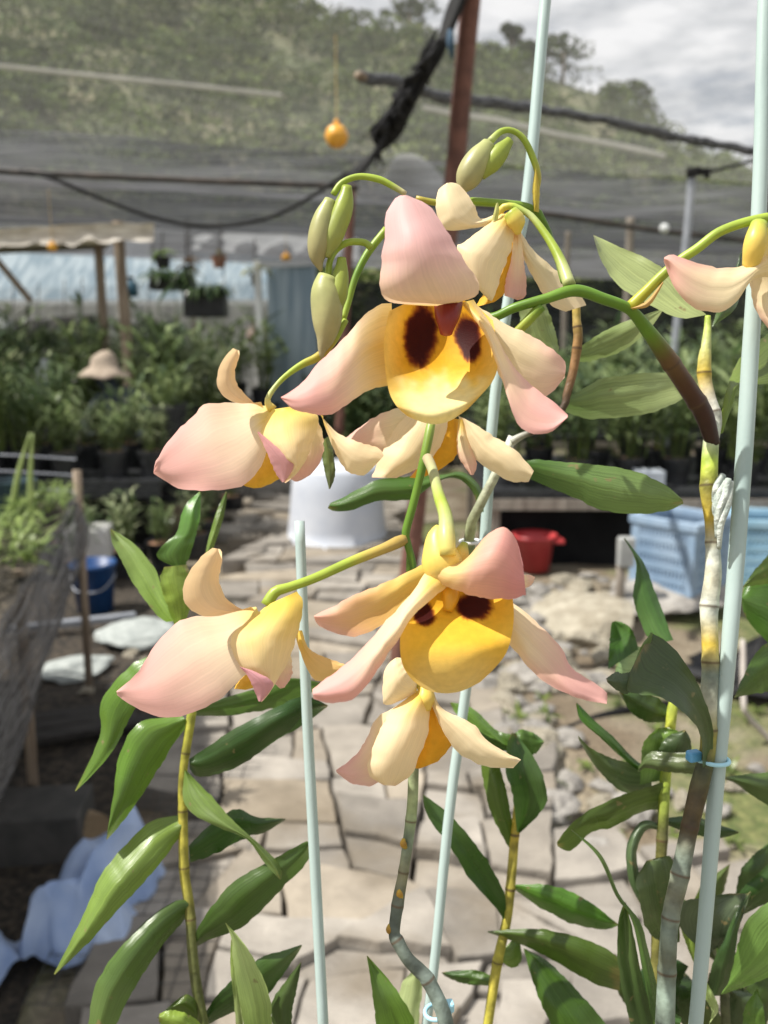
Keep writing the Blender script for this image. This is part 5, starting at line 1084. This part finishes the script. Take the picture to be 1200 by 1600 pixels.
# ------------------------------------------------------------------ white tub, crates, red bin, other things round the path
TUB = simple('white_tub', (.58, .62, .70), (.68, .71, .77), 6, .45, trans=.15)
c = G(527, 846, .05); t = thing('plastic_tub', 'white plastic tub upturned on the flagstones at the path end', 'tub', (c.x, c.y, .045))
w = 78/F*c.y*1.02
mb = MB(); mb.lathe((c.x, c.y, .045), [(w*1.05, 0), (w*1.05, .03), (w*1.0, .035), (w*.97, .12), (w*.90, .36), (w*.86, .47), (w*.80, .50), (.001, .505)], 40); mb.build('shell', TUB, t, smooth=False).data.polygons.foreach_set('use_smooth', [True]*(40*7))
CRB = simple('blue_crate', (.20, .30, .43), (.32, .42, .54), 5, .65, .2)
def crate(c, w, d, h, rz, label, mat=CRB, rows=5, colsn=15):
    t = thing('plastic_crate', label, 'crate', c); t.rotation_euler = (0, 0, rz)
    def B(nm, boxes, m_=mat):
        mb = MB()
        for cc_, ss in boxes: mb.box(Vector(c)+Vector(cc_), ss)
        return bevel(mb.build(nm, m_, t), .003, 1)
    B('rim', [((0, -d/2, h-.02), (w+.03, .03, .04)), ((0, d/2, h-.02), (w+.03, .03, .04)), ((-w/2, 0, h-.02), (.03, d-.03, .04)), ((w/2, 0, h-.02), (.03, d-.03, .04))])
    B('floor', [((0, 0, .012), (w-.01, d-.01, .02))])
    for nm, ax, sg, ln in (('front_panel', 0, -1, w), ('rear_panel', 0, 1, w), ('side_panel', 1, -1, d), ('side_panel', 1, 1, d)):
        bx = []; off = (d/2 if ax == 0 else w/2)*sg*.985
        def at(u, z, su, sz, th=.012):
            return ((u, off, z), (su, th, sz)) if ax == 0 else ((off, u, z), (th, su, sz))
        zs = [.02+(h-.06)*i/rows for i in range(rows+1)]
        for z in zs: bx.append(at(0, z, ln-.02, .030 if z != zs[0] else .06))
        for k in range(colsn+1): bx.append(at(lerp(-ln/2+.02, ln/2-.02, k/colsn), h/2, .0135 if 0 < k < colsn else .05, h-.05, .014))
        B(nm, bx)
    return t
g = G(1052, 944, .10)
crate((g.x+.10, g.y+.25, .10), .335, .335, .38, R(42), 'light blue slatted crate standing on stones before the bench')
rocks_slab = rock(g.x+.05, g.y+.20, .60, 'low tan slab under the light blue crate', None, 0, .3); rocks_slab.scale.z = .26
g = G(1215, 905, .10); crate((g.x+.1, g.y+.3, .02), .44, .34, .36, R(-10), 'second blue crate half hidden by the thick stake', simple('blue_crate_pale', (.26, .46, .60), (.34, .54, .68), 6, .5))
REDB = simple('red_plastic', (.36, .03, .035), (.48, .06, .06), 6, .4)
g = G(845, 910, .02); t = thing('red_basin', 'red plastic basin tucked under the front of the dark bench', 'basin', (g.x, g.y+.24, .02))
mb = MB(); mb.lathe((g.x, g.y+.24, .02), [(.001, .01), (.09, .01), (.105, .18), (.128, .20), (.128, .215), (.116, .215), (.098, .18), (.082, .03), (.001, .025)], 28); mb.build('shell', REDB, t, smooth=True)
mb = MB(); mb.box((g.x+.125, g.y+.20, .205), (.06, .09, .018)); bevel(mb.build('handle', REDB, t), .004)
# thin stake with a white cap by the crate
a = G(968, 962, .02)
t = thing('garden_stake', 'grey-brown garden stake with a white top beside the light blue crate', 'stake', (a.x, a.y, 0))
mb = MB(); b_ = PY(972, 842, a.y); mb.tube([(a.x, a.y, -.03), b_], .022, 9); mb.build('shaft', WOODG, t, smooth=True)
mb = MB(); mb.box(PY(978, 862, a.y-.03), (.075, .05, .14)); bevel(mb.build('cap', simple('dull_white', (.30, .31, .31), (.42, .43, .42), 9, .6), t), .008)
# rear things on the dark bench
for (x, y, Y, s, lab) in ((1015, 722, 5.05, (.16, .12, .11), 'pale grey box at the front edge of the dark bench'),):
    c = PY(x, y, Y); c.z = .47+s[2]/2; mb = MB(); mb.box(c, s); tag(bevel(mb.build('storage_box', simple('pale_grey', (.4, .44, .5), (.5, .54, .6), 6, .5), None), .008), lab, 'box')
c = PY(878, 715/2, 8.0)
mb = MB(); mb.lathe(PY(1038, 357, 7.0), [(max(1e-4,   .036*math.sin(math.pi*i/10)), -.036*math.cos(math.pi*i/10)) for i in range(11)], 16)
tag(mb.build('light_bulb', WHT_, None, smooth=True), 'small white bulb under the dark pipe, near the upright grey pipe', 'bulb')
# branch lying by the crate, hose across the moss
pole('dry_branch', '1160,1000 1162,1100 1168,1118 1210,1165 1240,1200', [2.9, 2.75, 2.75, 2.75, 2.7], .018, simple('dry_twig', (.34, .30, .27), (.46, .42, .38), 14, .8), 'forked grey twig leaning in the dark gap behind the thick stake', 'branch', .006)
p3 = [G(a, b, .035) for a, b in px('840,1150 880,1142 930,1122 985,1108 1030,1100 1100,1098')]
mb = MB(); mb.tube(p3, .014, 8, smooth=30); tag(mb.build('garden_hose', BCAB, None, smooth=True), 'black hose lying across the mossy ground', 'hose')

# ------------------------------------------------------------------ near bed at the left, wrapped in black net, and the clutter under it
CLOTH = net_mat('bed_cloth', (.006, .006, .007), (.30, .30, .31), .38, 1, (4, 40, 1), .15, dvar=.9, coord='UV')  # grey streaks in the colour imitate sunlit parts of the black net
EDGE = [Vector((-.70, 1.15, .74)), Vector((-.86, 2.0, .75)), Vector((-1.00, 2.6, .76)), Vector((-1.13, 3.2, .78))]
def bed():
    t = thing('raised_bed', 'raised planting bed skirted in wrinkled black netting on posts', 'raised bed', (-1.6, 2.2, 0))
    e = curve(EDGE, 60); V = []; nz = 22
    for j in range(nz+1):
        v = j/nz
        for i, p in enumerate(e):
            u = i/59; fold = .05*v*fbm(u*9+v*1.5, v*1.2, 4)+.02*fbm(u*26, v*3+u*8, 6)
            drop = .06+.36*(1-.25*u)*(1+.12*fbm(u*5, 0, 3))
            V.append(p+Vector((-.04*v+fold+.05*math.sin(v*3), fold*.3, -drop*v+.03*fbm(u*6, v*2, 1))))
    Fc = [(j*60+i, j*60+i+1, (j+1)*60+i+1, (j+1)*60+i) for j in range(nz) for i in range(59)]
    mesh_obj('net_skirt', V, Fc, CLOTH, t, uvs=[((i % 60)/59, (i//60)/nz+.3*((i % 60)/59)) for i in range(len(V))])
    V = [(p.x, p.y, p.z-.03+.02*fbm(p.x*9, p.y*9, 1)) for p in e]+[(p.x-2.2, p.y+.05, p.z-.03) for p in e]
    mesh_obj('soil', V, [(i, i+1, 61+i, 60+i) for i in range(59)], simple('bed_soil', (.018, .015, .011), (.08, .065, .045), 40, .95, .8), t)
    for q, h in (((-1.13, 3.2), .86), ((-2.6, 3.2), .86), ((-.80, 1.25), .73), ((-.97, 2.25), .74)):
        mb = MB(); mb.tube([(q[0], q[1], -.02), (q[0]+.01, q[1], h)], .016, 8); mb.build('post', OLDW, t, smooth=True)
    for h in (.80, .86, .92):
        mb = MB(); mb.tube([(-1.12, 3.2, h-.02), (-1.6, 3.22, h+.0), (-2.6, 3.2, h)], .0035, 5, smooth=14); mb.build('rail_wire', GPIPE, t)
    mb = MB(); mb.box((-2.1, 2.2, .36), (1.6, 1.5, .03)); mb.build('shelf', BLK, t)
    rn = random.Random(9)
    for i in range(16):
        p = e[28+(i*31)//16]; x = p.x-rn.uniform(.03, .22); y = p.y+rn.uniform(-.05, .05)
        fo, st = seedling(300+i, .09, 5, .16, .005, ((.10, .16, .04), (.26, .34, .10)), .06)
        for v in fo.v: v += Vector((x, y, .74))
        f = fo.build('grassy_plant', FOL, t, cols=True)
    for i in range(2):
        mb = MB(); b = Vector((-1.14-.07*i, 2.80, .74)); mb.tube([b, b+Vector((.01+.03*i, 0, .16)), b+Vector((.03+.06*i, 0, .30))], [.008, .009, .003], 7, smooth=12); mb.build('shoot', simple('shoot_green', (.22, .30, .08), (.32, .40, .14), 10, .5), t, smooth=True)
    for (x, y, r) in ((-1.27, 2.98, .085), (-1.50, 2.8, .10)):
        mb = MB(); mb.lathe((x, y, .74), [(.001, 0), (r*.8, 0), (r, .12), (r*.93, .12), (r*.85, .1), (.001, .1)], 18); mb.build('pot', simple('dark_teal', (.012, .03, .04), (.03, .06, .07), 6, .4), t)
bed()
# crumpled pale blue sheeting
BLUEP = simple('blue_sheeting', (.30, .42, .68), (.54, .65, .84), 7, .45, .2, trans=.25)
def crumple(c, sx, sy, h, sd, mat, name, label, cat, n=72):
    V = []
    for j in range(n):
        for i in range(n):
            u = i/(n-1)*2-1; v = j/(n-1)*2-1; r = max(abs(u), abs(v))
            ridg = 0; a = .5
            for k in range(5):                               # sharp creases: folded planes in many directions
                an = sd*1.7+k*2.399; f = (.9, 1.3, 1.1, 1.9, 2.6, 2.3, 3.7)[k]
                q_ = (u*math.cos(an)+v*math.sin(an))*f+sd*k+.55*noise.noise(Vector((u*1.2+k, v*1.2, sd)))
                ridg += a*(abs((q_ % 2)-1)); a *= .82
            z = h*(1-r**2.6)*(.42+1.25*(ridg-.85))+.03*ridg
            dx = .14*noise.noise(Vector((u*2, v*2, sd+9))); dy = .14*noise.noise(Vector((u*2, v*2, sd+19)))
            kx = 1-.2*abs(v); ed = 1+.16*noise.noise(Vector((u*3.1+sd, v*3.1, sd)))
            V.append((c[0]+(u*kx+dx)*sx*ed, c[1]+(v+dy)*sy*ed, c[2]+max(.004, z)))
    Fc = [(j*n+i, j*n+i+1, (j+1)*n+i+1, (j+1)*n+i) for j in range(n-1) for i in range(n-1)]
    o = mesh_obj(name, V, Fc, mat, smooth=False); return tag(solid(o, .002), label, cat)
g = G(140, 1445, .05); crumple((g.x+.01, g.y+.05, .02), .135, .17, .23, 3.1, BLUEP, 'plastic_sheeting', 'crumpled pale blue plastic sheeting on the dark mulch, below the leafy shoot', 'plastic sheeting')
g = G(-22, 1560, .05); crumple((g.x-.055, g.y+.04, .02), .08, .13, .13, 8.4, BLUEP, 'plastic_sheeting', 'second bundle of blue sheeting cut off by the picture corner', 'plastic sheeting')
# bucket, box, planks and stones behind
BLU = simple('blue_drum', (.006, .045, .16), (.015, .075, .23), 6, .45)
g = G(150, 958, .0); t = thing('blue_bucket', 'deep blue bucket behind the corner post of the netted bed', 'bucket', (g.x, g.y, .01))
mb = MB(); mb.lathe((g.x, g.y, .02), [(.001, 0), (.085, 0), (.105, .22), (.112, .22), (.112, .24), (.10, .24), (.08, .02), (.001, .02)], 26); mb.build('shell', BLU, t, smooth=True)
mb = MB(); mb.tube([(g.x-.11, g.y, .2), (g.x-.06, g.y-.09, .14), (g.x+.06, g.y-.09, .14), (g.x+.11, g.y, .2)], .004, 6, smooth=16); mb.build('handle', GPIPE, t, smooth=True)
mb = MB(); c = PY(142, 866, g.y+.5); c.z = .17; mb.box(c, (.22, .2, .32), .1); tag(bevel(mb.build('foam_box', PALE, None), .012), 'off-white foam box standing behind the blue bucket', 'box')
a = G(105, 985, .06); b = G(212, 962, .06); mb = MB(); mb.bar((a.x-.3, a.y, .06), (b.x, b.y, .06), .04, .03); tag(bevel(mb.build('metal_bar', GPIPE, None), .004), 'grey metal bar lying in front of the blue bucket', 'bar')
FOAM = simple('grey_foam', (.30, .33, .32), (.44, .47, .45), 10, .85, .5, bscale=30)
for (x, y, s, lab, k) in ((212, 990, .24, 'pale grey-green broken slab above the leaning stones', 2), (120, 1035, .20, 'pale flat slab by the netted bed, dark below', 4)):
    g = G(x, y, .05); o = rock(g.x, g.y, s*1.5, lab, None, k, .4); me = o.data.copy(); me.materials.clear(); me.materials.append(FOAM); o.data = me; o.scale.z = s*.55; o.name = 'broken_slab'; o['category'] = 'slab'
for i in range(26):
    g = G(rnd.uniform(130, 290), rnd.uniform(930, 1090), .02); rock(g.x, g.y, rnd.uniform(.03, .09), 'brown broken lump on the dark soil beside the path', 'lumps by the netted bed')
LOGM = simple('cut_log', (.17, .12, .07), (.30, .22, .13), 12, .9, .5)
a = G(55, 1262, .06); b = G(150, 1296, .06); mb = MB(); mb.tube([(a.x, a.y, .05), (b.x, b.y, .05)], [.045, .050], 14); tag(mb.build('log', LOGM, None, smooth=False), 'short cut log lying in the shade above the blue sheeting', 'log')
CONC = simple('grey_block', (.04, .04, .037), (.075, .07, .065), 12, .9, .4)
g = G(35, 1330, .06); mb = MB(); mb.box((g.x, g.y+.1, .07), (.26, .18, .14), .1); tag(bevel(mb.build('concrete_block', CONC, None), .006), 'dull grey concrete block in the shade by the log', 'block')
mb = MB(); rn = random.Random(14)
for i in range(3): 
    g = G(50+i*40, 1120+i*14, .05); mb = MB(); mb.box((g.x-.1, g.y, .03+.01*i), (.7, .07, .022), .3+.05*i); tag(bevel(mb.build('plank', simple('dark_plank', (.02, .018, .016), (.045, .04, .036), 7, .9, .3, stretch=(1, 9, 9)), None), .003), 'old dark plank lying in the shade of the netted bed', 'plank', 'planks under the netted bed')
# thin black square grid just above the flagstones
mb = MB(); o0 = G(205, 1640, .065); 
MX, MY = 9, 24; wv = lambda i, j: Vector((-.70+.040*i+.012*fbm(i*.2, j*.2, 1), 1.50+.045*j+.016*fbm(i*.2, j*.2, 4), .075+.018*fbm(i*.25, j*.25, 2)))
for i in range(MX+1): mb.tube([wv(i, j) for j in range(MY+1)], .0011, 4, cap=False)
for j in range(MY+1): mb.tube([wv(i, j) for i in range(MX+1)], .0011, 4, cap=False)
tag(mb.build('square_grid', simple('black_grid', (.03, .03, .03), (.06, .06, .06), 9, .6), None, smooth=True), 'black square grid of thin lines over the flagstones behind the leafy shoot', 'wire mesh')

# ------------------------------------------------------------------ hill, its road and trees
SKY = [(-700, -330), (-300, -220), (0, -150), (300, -80), (480, -30), (545, 2), (600, 2), (640, 10), (690, 32), (750, 58), (790, 62), (830, 78), (870, 92), (905, 104), (950, 118), (1000, 142), (1012, 176), (1060, 203), (1110, 225), (1180, 252), (1300, 300), (1600, 360), (2000, 400)]
def sky_y(x):
    for (a, ya), (b, yb) in zip(SKY, SKY[1:]):
        if a <= x <= b: return lerp(ya, yb, (x-a)/(b-a))
    return SKY[0][1] if x < SKY[0][0] else SKY[-1][1]
YB, YR = 45.0, 130.0
def hill_pt(x, v):
    Y = lerp(YB, YR, v) if v <= 1 else lerp(YR, YR+60, v-1)
    top = PY(x, sky_y(x), YR).z-2.2; X = PY(x, 400, Y).x
    z = top*(v**1.15) if v <= 1 else top*(1-.35*(v-1))
    z += 2.2*fbm(X*.05, Y*.05, 3)*min(1, v*2)*(1 if v < .9 else .4)
    return Vector((X, Y, max(-.5, z-.5)))
def build_hill():
    NX, NV = 130, 30; V = [hill_pt(lerp(-700, 2000, i/NX), j/NV*1.8) for j in range(NV+1) for i in range(NX+1)]
    Fc = [(j*(NX+1)+i, j*(NX+1)+i+1, (j+1)*(NX+1)+i+1, (j+1)*(NX+1)+i) for j in range(NV) for i in range(NX)]
    m, n, l, b, o = nmat('hillside')
    q = noise_node(n, l, .12, 6); r = ramp2(n, l, q.outputs['Fac'], (.07, .085, .035), (.22, .20, .12), .4, .68); l.new(r.outputs[0], b.inputs['Base Color']); b.inputs['Roughness'].default_value = .95
    kind(mesh_obj('hill', V, Fc, m, origin=(0, 90, 0)), 'structure')
build_hill()
HF = attr_mat('hill_leaves', rough=.7, trans=.22, nscale=.4, namt=.3, bump=0, spec=.2)
def crown(mb, c, rx, rz, n, rn, c0, c1, sz):
    for _ in range(n):
        a = rn.uniform(0, 6.283); u = rn.uniform(-.55, 1); k = math.sqrt(max(0, 1-u*u))*rn.uniform(.75, 1.05)
        p = c+Vector((math.cos(a)*k*rx, math.sin(a)*k*rx, u*rz)); q = Vector((rn.gauss(0, 1), rn.gauss(0, 1), rn.gauss(0, 1)+.6)).normalized()
        x = q.orthogonal().normalized(); y = q.cross(x); s = sz*rn.uniform(.5, 1.2); al = rn.uniform(0, 3)
        x, y = x*math.cos(al)+y*math.sin(al), y*math.cos(al)-x*math.sin(al)
        col = mixc(c0, c1, rn.random())
        mb.add([p-x*s, p-y*s*.7, p+x*s, p+y*s*.7], [(0, 1, 2, 3)], col)
def forest():
    rn = random.Random(77); mb = MB()
    PALS = [((.06, .092, .025), (.105, .15, .042)), ((.075, .112, .03), (.15, .195, .055)), ((.10, .135, .04), (.20, .235, .085)), ((.05, .075, .026), (.085, .115, .038))]
    for i in range(2100):
        x = rn.uniform(-560, 1750); v = rn.random()**.75*1.02
        if x > 800 and rn.random() < .25: continue
        bare = (850 < x < 935 and .62 < v < .98)
        if bare and rn.random() < .85: continue
        p = hill_pt(x, v); big = rn.uniform(1.2, 2.9)*(1 if v < .93 else .62); pal = PALS[min(3, int(abs(fbm(p.x*.06, p.y*.06, 5))*6+rn.random()*2))]
        if x > 980: pal = PALS[2] if rn.random() < .7 else PALS[1]
        q = rn.uniform(.35, 1.15); crown(mb, p+Vector((0, 0, big*.45)), big*1.05, big*.95, 105, rn, tuple(v_*q for v_ in pal[0]), tuple(v_*q for v_ in pal[1]), .30)
    kind(mb.build('hill_forest', HF, None, cols=True, smooth=False), 'stuff')
forest()
def big_tree(x, ytop, ybase, Y, w, label, n=420):
    b = PY(x, ybase, Y); tp = PY(x, ytop, Y); h = tp.z-b.z; t = thing('hill_tree', label, 'tree', b-Vector((0, 0, 1.5))); rn = random.Random(int(x)); mb = MB()
    for k in range(7):
        c = b+Vector((rn.uniform(-.5, .5)*w, rn.uniform(-.5, .5)*w, h*rn.uniform(.35, .82))); crown(mb, c, w*.42, h*.24, n//7, rn, (.03, .045, .018), (.09, .115, .04), .42)
    mb.build('crown', HF, t, cols=True, smooth=False)
    mb = MB(); mb.tube([b-Vector((0, 0, 1.5)), b+Vector((0, 0, h*.7))], [.3, .12], 8); mb.build('trunk', OLDW, t, smooth=True)
    return t
big_tree(880, 52, 112, 128, 4.2, 'broad dark tree standing highest on the ridge, right of the stake')
big_tree(800, 38, 72, 128, 1.9, 'small pointed tree on the ridge between pole and stake')
big_tree(975, 128, 178, 126, 4.2, 'rounded dark bush at the drop of the ridge')
big_tree(640, 2, 40, 128, 4.6, 'tree crown on the ridge just beside the black cable bundle')
big_tree(835, 66, 100, 128, 3.0, 'low tree on the ridge behind the thin stake')
# bare slope under the ridge and the pale road wall along the hill
def strip(name, pts, Yf, h, mat, label=None, cat=None, th=.5):
    V = []
    for a, b in px(pts):
        p = PY(a, b, Yf); V += [p, p+Vector((0, th, 0)), p+Vector((0, th, h)), p+Vector((0, 0, h))]
    N = len(px(pts)); Fc = [(4*i+k, 4*i+(k+1) % 4, 4*i+4+(k+1) % 4, 4*i+4+k) for i in range(N-1) for k in range(4)]
    o = mesh_obj(name, V, Fc, mat, smooth=False); return o
RWALL = simple('road_wall', (.34, .34, .31), (.52, .51, .47), .6, .9)
o = strip('road_wall', '-500,60 -250,78 0,104 150,120 300,135 440,150', 50, .16, RWALL); tag(o, 'pale concrete wall of the hillside road, above the grey net', 'wall')
o = strip('road_wall', '660,170 700,178 780,190 870,212 960,228 1040,246', 50, .22, RWALL); tag(o, 'pale stretch of hillside road wall behind the rolled net', 'wall')

# dark gap behind the thick stake, black crates by the seedlings, clutter against the end wall
g = G(1215, 1070, .03); crumple((g.x+.05, g.y+.05, .02), .36, .20, .22, 5.2, simple('dark_gap_fill', (.006, .006, .007), (.014, .014, .016), 8, .6), 'dark_gap_fill', 'black plastic tarp added to darken the gap behind the thick stake', 'filler')  # black heap added to stand in for the darkness of this gap
for k, (z, lab) in enumerate(((.0, 'lower of two stacked black crates at the end of the seedling bench'), (.31, 'upper of two stacked black crates at the end of the seedling bench'))):
    c = PY(262, 700, 5.75); crate((c.x+.03, 5.6, .30+z+.002), .20, .34, .30, .05, lab, simple('black_crate', (.010, .011, .013), (.022, .023, .026), 8, .5), 3, 6)
c = PY(262, 700, 5.75); mb = MB(); mb.box((c.x+.03, 5.6, .15), (.24, .36, .298)); tag(bevel(mb.build('wooden_block', OLDW, None), .006), 'timber block under the stacked black crates', 'block')
rn = random.Random(31)
SACK = simple('grow_bag', (.010, .010, .012), (.05, .045, .04), 7, .8)
for i, (x, y0, y1, w) in enumerate(((60, 500, 545, .16), (100, 495, 545, .2), (128, 492, 540, .18), (20, 500, 550, .2), (232, 498, 540, .12))):
    a = PY(x, y0, 11.2); b = PY(x, y1, 11.2); mb = MB(); mb.lathe((a.x, a.y, b.z), [(.001, 0), (w*.7, .01), (w, (a.z-b.z)*.5), (w*.8, a.z-b.z), (w*.6, a.z-b.z), (.001, (a.z-b.z)*.8)], 14)
    t = thing('grow_bag', 'dark grow bag hanging against the pale skirt of the end wall', 'grow bag', (a.x, a.y, b.z), 'grow bags along the end wall'); mb.build('bag', SACK, t, smooth=True)
    mb = MB(); mb.tube([a, a+Vector((0, .1, .45))], .006, 5); mb.build('hanger', DPIPE, t)
for i, (x, y, Y, w, h_, col, lab) in enumerate(((205, 450, 10.6, .16, .2, (.04, .12, .18), 'small teal can hanging between the shelter posts'), (8, 515, 9.9, .2, .34, (.6, .62, .64), 'white jug among the far seedlings by the shelter'), (72, 590, 7.2, .16, .3, (.55, .58, .62), 'grey-white bottle standing among the seedlings before the hat'), (296, 585, 8.2, .16, .26, (.66, .66, .68), 'white bottle among the dark plants past the seedlings'), (400, 520, 9.6, .2, .2, (.6, .42, .40), 'pinkish can near the white door frame'))):
    c = PY(x, y, Y); t = thing('bottle', lab, 'container', c); mb = MB(); r = w/2
    mb.lathe(c-Vector((0, 0, h_*.5)), [(.001, 0), (r, 0), (r, h_*.7), (r*.45, h_*.86), (r*.42, h_)], 16); mb.build('shell', simple('can%d' % i, col, tuple(min(1, q*1.2) for q in col), 8, .4), t, smooth=True)
    mb = MB(); mb.lathe(c+Vector((0, 0, h_*.5)), [(r*.45, 0), (r*.45, .03), (.001, .03)], 12); mb.build('cap', DPIPE, t)
